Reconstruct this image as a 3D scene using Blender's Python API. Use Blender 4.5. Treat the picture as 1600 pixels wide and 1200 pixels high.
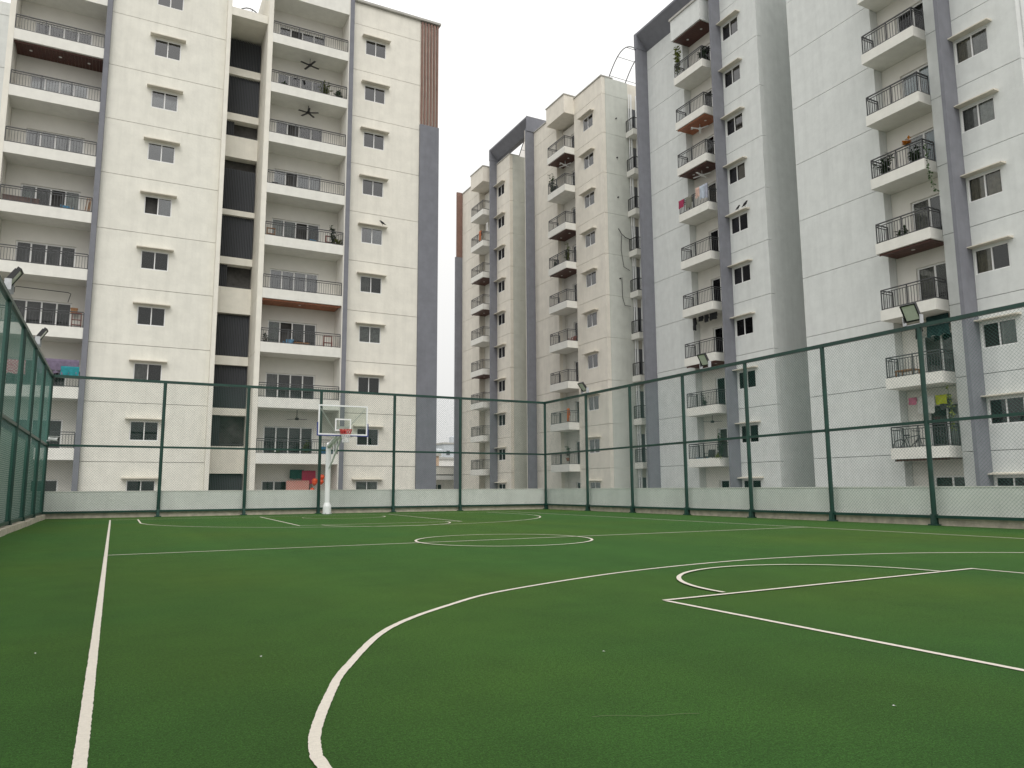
import bpy, math, random
from mathutils import Vector, Matrix
random.seed(7)
for o in list(bpy.data.objects): bpy.data.objects.remove(o)
scene = bpy.context.scene
COL = scene.collection
PI = math.pi

# ------------------------------------------------------------------ camera
cam_d = bpy.data.cameras.new("camera")
cam = bpy.data.objects.new("camera", cam_d); COL.objects.link(cam)
cam_d.sensor_fit = 'HORIZONTAL'; cam_d.sensor_width = 36.0
cam_d.lens = 36.0 * 1171.33 / 1600.0
cam_d.clip_start = 0.05; cam_d.clip_end = 3000
EYE = 0.90
PIT, YAW, ROLL = math.radians(7.9494), math.radians(27.6232), math.radians(-0.3198)
fw = Vector((math.sin(YAW) * math.cos(PIT), math.cos(YAW) * math.cos(PIT), math.sin(PIT)))
rt = Vector((math.cos(YAW), -math.sin(YAW), 0)); up = rt.cross(fw)
r2 = rt * math.cos(ROLL) + up * math.sin(ROLL); u2 = up * math.cos(ROLL) - rt * math.sin(ROLL)
cam.matrix_world = Matrix(((r2.x, u2.x, -fw.x, 0), (r2.y, u2.y, -fw.y, 0), (r2.z, u2.z, -fw.z, EYE), (0, 0, 0, 1)))
scene.camera = cam

# ------------------------------------------------------------------ light: bright overcast
SUN = Vector((-0.28, -0.78, 0.80)).normalized()
world = bpy.data.worlds.new("World"); scene.world = world; world.use_nodes = True
wn, wl = world.node_tree.nodes, world.node_tree.links
bg = wn['Background']
sky = wn.new('ShaderNodeTexSky'); sky.sky_type = 'NISHITA'; sky.sun_disc = False
sky.sun_elevation = math.asin(SUN.z); sky.sun_rotation = math.atan2(SUN.x, SUN.y)
sky.dust_density = 4.0; sky.air_density = 1.0
hs = wn.new('ShaderNodeHueSaturation'); hs.inputs['Saturation'].default_value = 0.12
mixw = wn.new('ShaderNodeMix'); mixw.data_type = 'RGBA'; mixw.inputs[0].default_value = 0.8
mixw.inputs[7].default_value = (10.2, 10.15, 9.95, 1)      # even bright cloud cover
wl.new(sky.outputs[0], hs.inputs['Color']); wl.new(hs.outputs[0], mixw.inputs[6])
# overcast sky: the cloud deck is brighter overhead than at the horizon
tcw = wn.new('ShaderNodeTexCoord'); sepw = wn.new('ShaderNodeSeparateXYZ'); mrw = wn.new('ShaderNodeMapRange')
mrw.inputs[1].default_value = 0.0; mrw.inputs[2].default_value = 1.0; mrw.inputs[3].default_value = 0.80; mrw.inputs[4].default_value = 1.75
mulw = wn.new('ShaderNodeMix'); mulw.data_type = 'RGBA'; mulw.blend_type = 'MULTIPLY'; mulw.inputs[0].default_value = 1
wl.new(tcw.outputs['Generated'], sepw.inputs[0]); wl.new(sepw.outputs['Z'], mrw.inputs[0])
wl.new(mixw.outputs[2], mulw.inputs[6]); wl.new(mrw.outputs[0], mulw.inputs[7])
wl.new(mulw.outputs[2], bg.inputs['Color']); bg.inputs['Strength'].default_value = 0.104
sl = bpy.data.lights.new("sun", 'SUN'); sl.energy = 0.75; sl.angle = math.radians(25); sl.color = (1, 0.96, 0.9)
sun = bpy.data.objects.new("sun", sl); COL.objects.link(sun); sun.rotation_euler = SUN.to_track_quat('Z', 'Y').to_euler()
vs = scene.view_settings
vs.view_transform = 'Standard'; vs.look = 'None'; vs.exposure = 0.0; vs.gamma = 1.0; vs.use_curve_mapping = False
scene.render.engine = 'CYCLES'

# ------------------------------------------------------------------ materials
def mat(name, col, rough=0.7, var=0.0, scale=2.0, metal=0.0, bump=0.0, bscale=40.0, spec=None, streak=0.0, stretch=None, col2=None, ramp=(0.35, 0.65)):
    m = bpy.data.materials.new(name); m.use_nodes = True
    n, l = m.node_tree.nodes, m.node_tree.links
    b = n['Principled BSDF']; b.inputs['Roughness'].default_value = rough; b.inputs['Metallic'].default_value = metal
    if spec is not None: b.inputs['Specular IOR Level'].default_value = spec
    c4 = (*col, 1)
    b.inputs['Base Color'].default_value = c4
    geo = n.new('ShaderNodeNewGeometry')
    vec = geo.outputs['Position']
    if stretch:
        mp = n.new('ShaderNodeVectorMath'); mp.operation = 'MULTIPLY'; mp.inputs[1].default_value = stretch
        l.new(vec, mp.inputs[0]); svec = mp.outputs[0]
    else: svec = vec
    last = None
    if var > 0 or col2:
        nz = n.new('ShaderNodeTexNoise'); nz.inputs['Scale'].default_value = scale; nz.inputs['Detail'].default_value = 6; nz.inputs['Roughness'].default_value = 0.6
        l.new(svec, nz.inputs['Vector'])
        rp = n.new('ShaderNodeValToRGB'); rp.color_ramp.elements[0].position = ramp[0]; rp.color_ramp.elements[1].position = ramp[1]
        lo = tuple(c * (1 - var) for c in col); hi = col2 if col2 else tuple(min(1, c * (1 + var)) for c in col)
        rp.color_ramp.elements[0].color = (*lo, 1); rp.color_ramp.elements[1].color = (*hi, 1)
        l.new(nz.outputs['Fac'], rp.inputs['Fac']); last = rp.outputs[0]
        l.new(last, b.inputs['Base Color'])
    if streak > 0:
        mp = n.new('ShaderNodeVectorMath'); mp.operation = 'MULTIPLY'; mp.inputs[1].default_value = (2.2, 2.2, 0.16)
        l.new(vec, mp.inputs[0])
        nz2 = n.new('ShaderNodeTexNoise'); nz2.inputs['Scale'].default_value = 1.3; nz2.inputs['Detail'].default_value = 8; nz2.inputs['Roughness'].default_value = 0.65
        l.new(mp.outputs[0], nz2.inputs['Vector'])
        mr = n.new('ShaderNodeMapRange'); mr.inputs[1].default_value = 0.45; mr.inputs[2].default_value = 0.75; mr.inputs[3].default_value = 1.0; mr.inputs[4].default_value = 1 - streak
        l.new(nz2.outputs['Fac'], mr.inputs[0])
        mx = n.new('ShaderNodeMix'); mx.data_type = 'RGBA'; mx.blend_type = 'MULTIPLY'; mx.inputs[0].default_value = 1
        if last: l.new(last, mx.inputs[6])
        else: mx.inputs[6].default_value = c4
        l.new(mr.outputs[0], mx.inputs[7]); l.new(mx.outputs[2], b.inputs['Base Color'])
    if bump > 0:
        nb = n.new('ShaderNodeTexNoise'); nb.inputs['Scale'].default_value = bscale; nb.inputs['Detail'].default_value = 4
        l.new(svec, nb.inputs['Vector'])
        bp = n.new('ShaderNodeBump'); bp.inputs['Strength'].default_value = bump; bp.inputs['Distance'].default_value = 0.02
        l.new(nb.outputs['Fac'], bp.inputs['Height']); l.new(bp.outputs[0], b.inputs['Normal'])
    return m

M = {}
M['plaster_a'] = mat('plaster_grey_white', (0.74, 0.725, 0.655), 0.9, 0.045, 1.6, bump=0.25, bscale=9, streak=0.085)
M['plaster_b'] = mat('plaster_cream', (0.765, 0.738, 0.662), 0.9, 0.045, 1.6, bump=0.25, bscale=9, streak=0.085)
M['plaster_c'] = mat('plaster_pale_cream', (0.735, 0.695, 0.615), 0.9, 0.05, 1.4, bump=0.25, bscale=9, streak=0.09)
M['plaster_d'] = mat('plaster_cool_white', (0.66, 0.68, 0.665), 0.9, 0.045, 1.8, bump=0.25, bscale=9, streak=0.085)
M['plaster_side_shade'] = mat('plaster_grey_side_shade', (0.56, 0.575, 0.53), 0.9, 0.05, 1.6, bump=0.25, bscale=9, streak=0.09)  # duller light on side and recess faces, put into the plaster colour
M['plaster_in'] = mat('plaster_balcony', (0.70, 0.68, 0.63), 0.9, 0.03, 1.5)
M['slab'] = mat('slab_white', (0.74, 0.73, 0.68), 0.85, 0.04, 2.5, streak=0.05)
M['grey'] = mat('grey_paint', (0.185, 0.19, 0.215), 0.85, 0.07, 2.0, bump=0.2, bscale=9, streak=0.09)
M['brown'] = mat('brown_slat', (0.20, 0.115, 0.09), 0.7, 0.12, 3.0)
M['coping'] = mat('coping_grey', (0.42, 0.41, 0.38), 0.9, 0.1, 2)
M['shade'] = mat('sunshade_cream', (0.66, 0.62, 0.53), 0.9, 0.06, 3, streak=0.1)
M['white'] = mat('white_frame', (0.78, 0.78, 0.77), 0.45)
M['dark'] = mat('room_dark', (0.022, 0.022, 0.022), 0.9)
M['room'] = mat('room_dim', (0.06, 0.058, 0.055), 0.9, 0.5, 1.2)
M['rail'] = mat('railing_paint', (0.055, 0.057, 0.06), 0.5)
M['wood'] = mat('wood_ceiling', (0.075, 0.024, 0.016), 0.5, 0.25, 2.5, stretch=(6, 0.6, 1))
M['wood2'] = mat('orange_wood_ceiling', (0.34, 0.12, 0.055), 0.5, 0.2, 2.5, stretch=(6, 0.6, 1))
M['louvre'] = mat('louvre_blade', (0.095, 0.10, 0.11), 0.5)
M['green'] = mat('green_paint', (0.0055, 0.042, 0.030), 0.4, 0.22, 3.0)
M['mesh'] = mat('green_wire', (0.028, 0.125, 0.098), 0.5)
M['wall'] = mat('parapet_paint', (0.70, 0.715, 0.67), 0.9, 0.05, 1.3, bump=0.3, bscale=12, streak=0.09)
M['kerb'] = mat('kerb_concrete', (0.46, 0.42, 0.34), 0.95, 0.2, 5, bump=0.5, bscale=25)
M['hoopw'] = mat('white_enamel', (0.80, 0.81, 0.81), 0.35, 0.03, 4)
M['orange'] = mat('rim_red', (0.55, 0.05, 0.025), 0.4)
M['blue'] = mat('pad_blue', (0.03, 0.045, 0.22), 0.6)
M['net'] = mat('net_cord', (0.75, 0.75, 0.75), 0.9)
M['netr'] = mat('net_cord_red', (0.55, 0.06, 0.06), 0.9)
M['black'] = mat('black_metal', (0.018, 0.018, 0.02), 0.45)
M['steel'] = mat('galvanised', (0.45, 0.46, 0.47), 0.35, 0.1, 8, metal=0.7)
M['line'] = mat('line_fibre', (0.66, 0.61, 0.53), 0.95, 0.06, 70, bump=0.5, bscale=220)
M['asph'] = mat('paver_ground', (0.27, 0.26, 0.24), 0.95, 0.2, 2)
M['leaf'] = mat('leaf_green', (0.045, 0.10, 0.025), 0.6, 0.45, 25)
M['leaf2'] = mat('leaf_dark', (0.03, 0.065, 0.02), 0.6, 0.4, 25)
M['leafy'] = mat('leaf_yellow', (0.16, 0.19, 0.03), 0.6, 0.4, 25)
M['terra'] = mat('terracotta', (0.30, 0.10, 0.05), 0.85, 0.15, 10)
M['timber'] = mat('timber', (0.33, 0.17, 0.07), 0.65, 0.2, 12)
M['crow'] = mat('feather_black', (0.014, 0.014, 0.016), 0.6)

def turf_mat():
    m = bpy.data.materials.new('turf'); m.use_nodes = True
    n, l = m.node_tree.nodes, m.node_tree.links
    b = n['Principled BSDF']; b.inputs['Roughness'].default_value = 0.95; b.inputs['Specular IOR Level'].default_value = 0.12
    b.inputs['Sheen Weight'].default_value = 0.06; b.inputs['Sheen Roughness'].default_value = 0.5; b.inputs['Sheen Tint'].default_value = (0.45, 0.75, 0.35, 1)
    g = n.new('ShaderNodeNewGeometry'); P = g.outputs['Position']
    def noise(s, d=5, r=0.6, vec=P):
        t = n.new('ShaderNodeTexNoise'); t.inputs['Scale'].default_value = s; t.inputs['Detail'].default_value = d; t.inputs['Roughness'].default_value = r
        l.new(vec, t.inputs['Vector']); return t.outputs['Fac']
    def mr(v, a, c, lo, hi):
        t = n.new('ShaderNodeMapRange'); t.inputs[1].default_value = a; t.inputs[2].default_value = c; t.inputs[3].default_value = lo; t.inputs[4].default_value = hi
        l.new(v, t.inputs[0]); return t.outputs[0]
    def mixc(f, a, c, mode='MIX'):
        t = n.new('ShaderNodeMix'); t.data_type = 'RGBA'; t.blend_type = mode
        if isinstance(f, (int, float)): t.inputs[0].default_value = f
        else: l.new(f, t.inputs[0])
        for i, v in ((6, a), (7, c)):
            if isinstance(v, tuple): t.inputs[i].default_value = (*v, 1)
            else: l.new(v, t.inputs[i])
        return t.outputs[2]
    big = mr(noise(0.17, 3, 0.5), 0.40, 0.66, 0, 1)
    c = mixc(big, (0.029, 0.087, 0.0145), (0.044, 0.091, 0.0112))       # worn yellower patches
    mid = mr(noise(2.3, 5), 0.3, 0.7, 0.90, 1.10)
    c = mixc(1.0, c, mid, 'MULTIPLY')
    mp = n.new('ShaderNodeVectorMath'); mp.operation = 'MULTIPLY'; mp.inputs[1].default_value = (0.5, 0.03, 1); l.new(P, mp.inputs[0])
    band = mr(noise(1.6, 2, 0.5, mp.outputs[0]), 0.35, 0.65, 0.92, 1.08)   # roll lanes
    c = mixc(1.0, c, band, 'MULTIPLY')
    f1 = mr(noise(140, 4, 0.8), 0.30, 0.70, 0.15, 1.85)
    c = mixc(1.0, c, f1, 'MULTIPLY')
    f2 = mr(noise(48, 3, 0.7), 0.3, 0.7, 0.74, 1.26)
    c = mixc(1.0, c, f2, 'MULTIPLY')
    l.new(c, b.inputs['Base Color'])
    bp = n.new('ShaderNodeBump'); bp.inputs['Strength'].default_value = 0.9; bp.inputs['Distance'].default_value = 0.012
    l.new(noise(120, 4, 0.75), bp.inputs['Height']); l.new(bp.outputs[0], b.inputs['Normal'])
    return m
M['turf'] = turf_mat()

def glass_mat(name, tint, ior):
    m = bpy.data.materials.new(name); m.use_nodes = True
    n, l = m.node_tree.nodes, m.node_tree.links
    n.remove(n['Principled BSDF']); out = n['Material Output']
    tr = n.new('ShaderNodeBsdfTransparent'); tr.inputs['Color'].default_value = (*tint, 1)
    gl = n.new('ShaderNodeBsdfGlossy'); gl.inputs['Roughness'].default_value = 0.02
    fr = n.new('ShaderNodeFresnel'); fr.inputs['IOR'].default_value = ior
    mx = n.new('ShaderNodeMixShader'); l.new(fr.outputs[0], mx.inputs[0]); l.new(tr.outputs[0], mx.inputs[1]); l.new(gl.outputs[0], mx.inputs[2])
    l.new(mx.outputs[0], out.inputs['Surface']); return m
M['glass'] = glass_mat('window_glass', (0.78, 0.80, 0.79), 1.5)
M['glassr'] = glass_mat('window_glass_coated', (0.6, 0.62, 0.62), 2.25)
M['acrylic'] = glass_mat('clear_board', (0.86, 0.89, 0.86), 1.35)
M['poly'] = glass_mat('roof_sheet', (0.75, 0.72, 0.68), 1.5)
def cloth(name, c): 
    M[name] = mat(name, c, 0.95, 0.15, 6); return M[name]

# ------------------------------------------------------------------ mesh helpers
class MB:
    def __init__(s): s.v = []; s.f = []; s.mi = []; s.cur = 0
    def quad(s, *pts):
        b = len(s.v); s.v += [tuple(p) for p in pts]; s.f.append(tuple(range(b, b + len(pts)))); s.mi.append(s.cur); return s
    def box(s, x0, x1, y0, y1, z0, z1):
        b = len(s.v)
        s.v += [(x, y, z) for z in (z0, z1) for y in (y0, y1) for x in (x0, x1)]
        for f in ((0, 2, 3, 1), (4, 5, 7, 6), (0, 1, 5, 4), (1, 3, 7, 5), (3, 2, 6, 7), (2, 0, 4, 6)):
            s.f.append(tuple(b + i for i in f)); s.mi.append(s.cur)
        return s
    def tube(s, pts, r, n=8, cap=True):
        pts = [Vector(p) for p in pts]; rs = r if isinstance(r, (list, tuple)) else [r] * len(pts)
        base = len(s.v)
        for i, p in enumerate(pts):
            a = pts[max(0, i - 1)]; c = pts[min(len(pts) - 1, i + 1)]
            t = (c - a).normalized()
            ref = Vector((0, 0, 1)) if abs(t.z) < 0.95 else Vector((1, 0, 0))
            e1 = t.cross(ref).normalized(); e2 = t.cross(e1)
            for k in range(n):
                an = 2 * PI * (k + 0.5) / n
                s.v.append(tuple(p + (e1 * math.cos(an) + e2 * math.sin(an)) * rs[i]))
        for i in range(len(pts) - 1):
            for k in range(n):
                a = base + i * n + k; b2 = base + i * n + (k + 1) % n
                s.f.append((a, b2, b2 + n, a + n)); s.mi.append(s.cur)
        if cap:
            s.f.append(tuple(base + k for k in range(n))); s.mi.append(s.cur)
            s.f.append(tuple(base + (len(pts) - 1) * n + k for k in range(n - 1, -1, -1))); s.mi.append(s.cur)
        return s
    def prism(s, prof, x0, x1):          # profile of (y, z), swept along x
        b = len(s.v); n = len(prof)
        s.v += [(x0, y, z) for y, z in prof] + [(x1, y, z) for y, z in prof]
        for k in range(n): s.f.append((b + k, b + (k + 1) % n, b + n + (k + 1) % n, b + n + k)); s.mi.append(s.cur)
        s.f.append(tuple(b + k for k in range(n - 1, -1, -1))); s.f.append(tuple(b + n + k for k in range(n))); s.mi += [s.cur] * 2
        return s
    def mesh(s, name, *mats, smooth=False):
        me = bpy.data.meshes.new(name); me.from_pydata(s.v, [], s.f)
        for m in mats: me.materials.append(M[m] if isinstance(m, str) else m)
        me.polygons.foreach_set('material_index', s.mi)
        if smooth: me.polygons.foreach_set('use_smooth', [True] * len(s.f))
        import bmesh
        bm = bmesh.new(); bm.from_mesh(me); bmesh.ops.recalc_face_normals(bm, faces=bm.faces); bm.to_mesh(me); bm.free()
        me.update(); return me

def ob(name, me, parent=None, loc=(0, 0, 0), rz=0.0):
    o = bpy.data.objects.new(name, me); COL.objects.link(o)
    o.location = loc
    if rz: o.rotation_euler = (0, 0, rz)
    if parent: o.parent = parent
    return o
def tag(o, label, cat, group=None):
    o['label'] = label; o['category'] = cat
    if group: o['group'] = group
    return o
def thing(name, label, cat, loc=(0, 0, 0), rz=0.0, group=None):
    return tag(ob(name, None, None, loc, rz), label, cat, group)
def struct(o): o['kind'] = 'structure'; return o
def bx(name, parent, m, x0, x1, y0, y1, z0, z1):
    return ob(name, MB().box(x0, x1, y0, y1, z0, z1).mesh(name, m), parent)

# ------------------------------------------------------------------ ground, court
GZ = -4.0
struct(ob('ground', MB().quad((-1500, -1500, GZ), (1500, -1500, GZ), (1500, 1500, GZ), (-1500, 1500, GZ)).mesh('ground', 'asph')))
FX, FY, LX = 16.90, 29.12, -2.14       # fence lines: right, back, left
struct(ob('podium', MB().box(LX - 0.9, FX + 0.5, -12, FY + 0.5, GZ - 0.2, -0.03).mesh('podium', 'kerb')))
turf = struct(ob('court_turf', MB().quad((LX + 0.02, -12, 0), (FX + 0.02, -12, 0), (FX + 0.02, FY + 0.02, 0), (LX + 0.02, FY + 0.02, 0)).mesh('court_turf', 'turf')))
def strip(name, pts, w=0.044, z=0.004, closed=False):
    rnd = random.Random(len(pts) * 13 + int(pts[0][0] * 10))
    # resample to ~6 cm near the camera so that the fibre edge can be ragged
    P = [Vector((x, y, 0)) for x, y in pts]; R = [P[0]]
    for a, b in zip(P[:-1], P[1:]):
        d = (b - a).length; step = 0.025 if min(a.length, b.length) < 5 else 0.12
        n = max(1, int(d / step)); R += [a.lerp(b, (i + 1) / n) for i in range(n)]
    mb = MB(); L = []
    for i, p in enumerate(R):
        a = R[max(0, i - 1)]; c = R[min(len(R) - 1, i + 1)]
        if closed and i in (0, len(R) - 1): a, c = R[-2], R[1]
        t = (c - a).normalized(); nn = Vector((-t.y, t.x, 0))
        j1 = w / 2 + rnd.uniform(-0.0016, 0.0016); j2 = w / 2 + rnd.uniform(-0.0016, 0.0016)
        L.append((p + nn * j1, p - nn * j2))
    for (a, b2) in L: mb.v += [(a.x, a.y, z), (b2.x, b2.y, z)]
    for i in range(len(L) - 1): mb.f.append((2 * i, 2 * i + 1, 2 * i + 3, 2 * i + 2)); mb.mi.append(0)
    return ob(name, mb.mesh(name, 'line'), turf)
def arc(cx, cy, r, a0, a1, n=60): return [(cx + r * math.cos(math.radians(a0 + (a1 - a0) * i / n)), cy + r * math.sin(math.radians(a0 + (a1 - a0) * i / n))) for i in range(n + 1)]
SX0, SX1, HY, BY = -0.10, 13.85, 12.15, 26.7
strip('sideline', [(-0.035, -4), (-0.12, BY)])
strip('sideline', [(SX1, -4), (SX1, BY)], z=0.0042)
strip('baseline', [(SX0, BY), (SX1, BY)], z=0.008)
strip('half_line', [(SX0, HY), (SX1, HY)], z=0.008)
strip('centre_circle', arc(6.13, HY - 0.10, 1.55, 0, 360, 120), z=0.012, closed=True)
# near half
def spline(P, n=24):
    out = []
    for i in range(len(P) - 1):
        p0, p1, p2, p3 = (Vector(P[max(0, i - 1)]), Vector(P[i]), Vector(P[i + 1]), Vector(P[min(len(P) - 1, i + 2)]))
        for k in range(n):
            t = k / n; q = 0.5 * (2 * p1 + (p2 - p0) * t + (2 * p0 - 5 * p1 + 4 * p2 - p3) * t * t + (3 * p1 - p0 - 3 * p2 + p3) * t ** 3); out.append((q.x, q.y))
    return out + [P[-1]]
strip('three_point_line', [(0.64, -4)] + spline([(0.655, 2.70), (0.715, 2.97), (0.90, 3.482), (1.10, 3.939), (1.62, 4.85), (2.33, 5.56), (3.20, 6.15), (5.16, 6.86), (7.35, 7.14), (9.4, 6.80), (11.0, 5.95), (12.1, 4.75), (12.8, 3.4), (13.02, 2.70)]) + [(13.04, -4)], z=0.0044)
strip('lane_line', [(4.05, -1.5), (3.96, 4.93)], z=0.0046)
strip('free_throw_line', [(3.94, 4.93), (8.38, 5.12)], z=0.0084)
strip('lane_line', [(8.38, 5.12), (8.42, -1.5)], z=0.0046)
strip('free_throw_circle', arc(6.22, 5.05, 1.55, 181, 1.6, 60), z=0.0124)
# far half
strip('three_point_line', [(0.65, BY), (0.65, 23.6)] + arc(6.75, 24.2, 6.13, 186, 354, 100) + [(12.85, 24.2), (12.85, BY)], z=0.0044)
strip('lane_line', [(4.35, BY), (4.15, 19.5)], z=0.0046)
strip('lane_line', [(8.85, BY), (8.6, 19.5)], z=0.0046)
strip('free_throw_line', [(4.15, 19.5), (8.6, 19.5)], z=0.0084)
strip('free_throw_circle', arc(6.4, 19.5, 1.7, 180, 360, 50), z=0.0124)
strip('no_charge_arc', arc(6.75, 25.0, 1.35, 176, 364, 40), z=0.005)
# scraps lying on the turf
rnd = random.Random(3)
scr = MB().quad((-0.008, -0.004, 0), (0.007, -0.005, 0.003), (0.008, 0.005, 0.001), (-0.006, 0.005, 0.004)).mesh('scrap', 'white')
for i, (x, y, lab) in enumerate(((-1.5, 10.1, 'tiny white paper scrap on the turf near the left fence'), (-0.35, 5.1, 'tiny white scrap on the turf just left of the sideline'), (0.75, 4.4, 'tiny white scrap between the sideline and the nearest arc'), (2.45, 3.6, 'tiny white scrap on the turf inside the near arc'), (2.9, 2.15, 'tiny pale scrap on the turf low in the right half'))):
    tag(ob('paper_scrap', scr, None, (x, y, 0.003), rnd.uniform(0, 3)), lab, 'scrap', 'scraps on the turf')
pts = [(1.72 + 0.05 * i, 2.62 - 0.022 * i + 0.012 * math.sin(i * 1.1), 0.005) for i in range(9)]
tag(ob('loose_thread', MB().tube(pts, 0.0013, 4).mesh('thread', mat('thread', (0.10, 0.15, 0.06), 0.9))), 'thin pale loose thread lying on the turf inside the near arc', 'thread')

# ------------------------------------------------------------------ parapet walls
def wall(name, label, x0, x1, y0, y1, h, m='wall', cop=True):
    t = thing(name, label, 'wall', ((x0 + x1) / 2, (y0 + y1) / 2, -0.03)); ox, oy = t.location.x, t.location.y
    bx('wall_body', t, m, x0 - ox, x1 - ox, y0 - oy, y1 - oy, 0, h)
    if cop: bx('coping', t, 'slab', x0 - ox - 0.012, x1 - ox + 0.012, y0 - oy - 0.012, y1 - oy + 0.012, h, h + 0.03)
    return t
wb = wall('parapet_wall', 'low white parapet wall behind the basketball hoop', LX - 0.55, FX + 0.15, FY + 0.14, FY + 0.34, 0.90)
wr = wall('parapet_wall', 'low white parapet wall along the right fence', FX + 0.15, FX + 0.35, -12, FY + 0.34, 0.90)
wl_ = wall('boundary_wall', 'tall pale wall seen through the left fence', LX - 0.55, LX - 0.35, -12, FY + 0.10, 2.40)
# concrete plinth strips below the bottom rails, children of their walls
def plinth(par, x0, x1, y0, y1, h):
    o = par.location
    return ob('plinth', MB().box(x0 - o.x, x1 - o.x, y0 - o.y, y1 - o.y, 0, h).mesh('plinth', 'kerb'), par)
plinth(wb, LX, FX, FY + 0.07, FY + 0.137, 0.20)
plinth(wr, FX + 0.07, FX + 0.147, -12, FY + 0.06, 0.20)
rnd = random.Random(5); pl = thing('kerb', 'rough concrete block kerb under the left fence', 'kerb', (LX, 9, -0.03))
y = -3.0
while y < 19.9:
    L = rnd.uniform(0.75, 1.05); y1 = min(y + L, 20.0)
    dx = rnd.uniform(-0.012, 0.012)
    ob('kerb_block', MB().box(-0.12 + dx, 0.13 + dx, y + 0.008, y1 - 0.008, 0, 0.17 + rnd.uniform(-0.015, 0.015)).mesh('kerb_block', 'kerb'), pl); y = y1

# ------------------------------------------------------------------ fences
FH, PWID = 4.70, 0.056
def link_panel(w, z0, z1):
    mb = MB(); h = z1 - z0; p = 0.085; r = 0.0023
    for sgn, yo in ((1, -0.0025), (-1, 0.0025)):
        k = int(-h / p) - 1
        while k * p < w:
            x0 = k * p + 0.02; a, b = max(0, -x0), min(h, w - x0)
            if b > a + 0.02:
                xs, xe = (x0 + a, x0 + b)
                if sgn < 0: xs, xe = w - xs, w - xe
                mb.tube([(xs, yo, z0 + a), (xe, yo, z0 + b)], r, 3, cap=False)
            k += 1
    return mb.mesh('chain_link', 'mesh')
LINKS = {}
def link_mesh(w, z0, z1):
    k = (round(w, 2), z0, z1)
    if k not in LINKS: LINKS[k] = link_panel(*k)
    return LINKS[k]
post_me = MB().tube([(0, 0, 0), (0, 0, FH - 0.02)], 0.058, 12).box(-0.11, 0.11, -0.095, 0.095, 0.0, 0.03).prism([(-0.09, 0.03), (-0.065, 0.03), (-0.065, 0.26), (-0.07, 0.26)], -0.05, 0.05).prism([(0.09, 0.03), (0.065, 0.03), (0.065, 0.26), (0.07, 0.26)], -0.05, 0.05).mesh('post', 'green')
def fence(name, label, p0, p1, stations, midz=2.41):
    """fence along local +x from p0 to p1, posts at the given distances"""
    d = Vector(p1) - Vector(p0); L = d.length; rz = math.atan2(d.y, d.x)
    t = thing(name, label, 'fence', (p0[0], p0[1], 0), rz)
    for s_ in stations: ob('post', post_me, t, (s_, 0, 0))
    ob('top_rail', MB().box(0, L, -0.05, 0.05, FH - 0.02, FH + 0.07).mesh('top_rail', 'green'), t)
    for a, b in zip(stations[:-1], stations[1:]):
        a2, b2 = a + PWID, b - PWID
        ob('middle_rail', MB().box(a2, b2, -0.032, 0.032, midz - 0.035, midz + 0.035).mesh('middle_rail', 'green'), t)
        ob('bottom_rail', MB().box(a2, b2, -0.032, 0.032, 0.17, 0.235).mesh('bottom_rail', 'green'), t)
        o = ob('chain_link', link_mesh(b2 - a2, 0.235, midz - 0.035), t, (a2, 0, 0)); o['kind'] = 'stuff'
        o = ob('chain_link', link_mesh(b2 - a2, midz + 0.035, FH - 0.02), t, (a2, 0, 0)); o['kind'] = 'stuff'
    return t
BKX = [LX, 1.32, 4.16, 6.86, 9.84, 12.76, FX]
fence('chain_link_fence', 'green chain link fence behind the hoop', (LX, FY), (FX, FY), [x - LX for x in BKX])
RY = [FY, 25.75, 22.75, 19.75, 16.85, 13.97, 11.14, 8.3, 5.45, 2.6, -0.3, -3.2]
# the corner post belongs to the back fence
rst = [FY - y for y in RY]
def fence_r():
    t = fence('chain_link_fence', 'green chain link fence along the right side of the court', (FX, FY), (FX, -3.2), rst)
    return t
fr = fence_r()
bpy.data.objects.remove([c for c in fr.children if c.name.startswith('post')][0])
LY = [FY, 26.25, 23.4, 20.55, 17.7, 14.85, 12.0, 9.1, 6.2, 3.3, 0.4, -2.5]
fl = fence('chain_link_fence', 'green chain link fence at the left edge, seen edge on', (LX, FY), (LX, -2.5), [FY - y for y in LY])
bpy.data.objects.remove([c for c in fl.children if c.name.startswith('post')][0])

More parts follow.
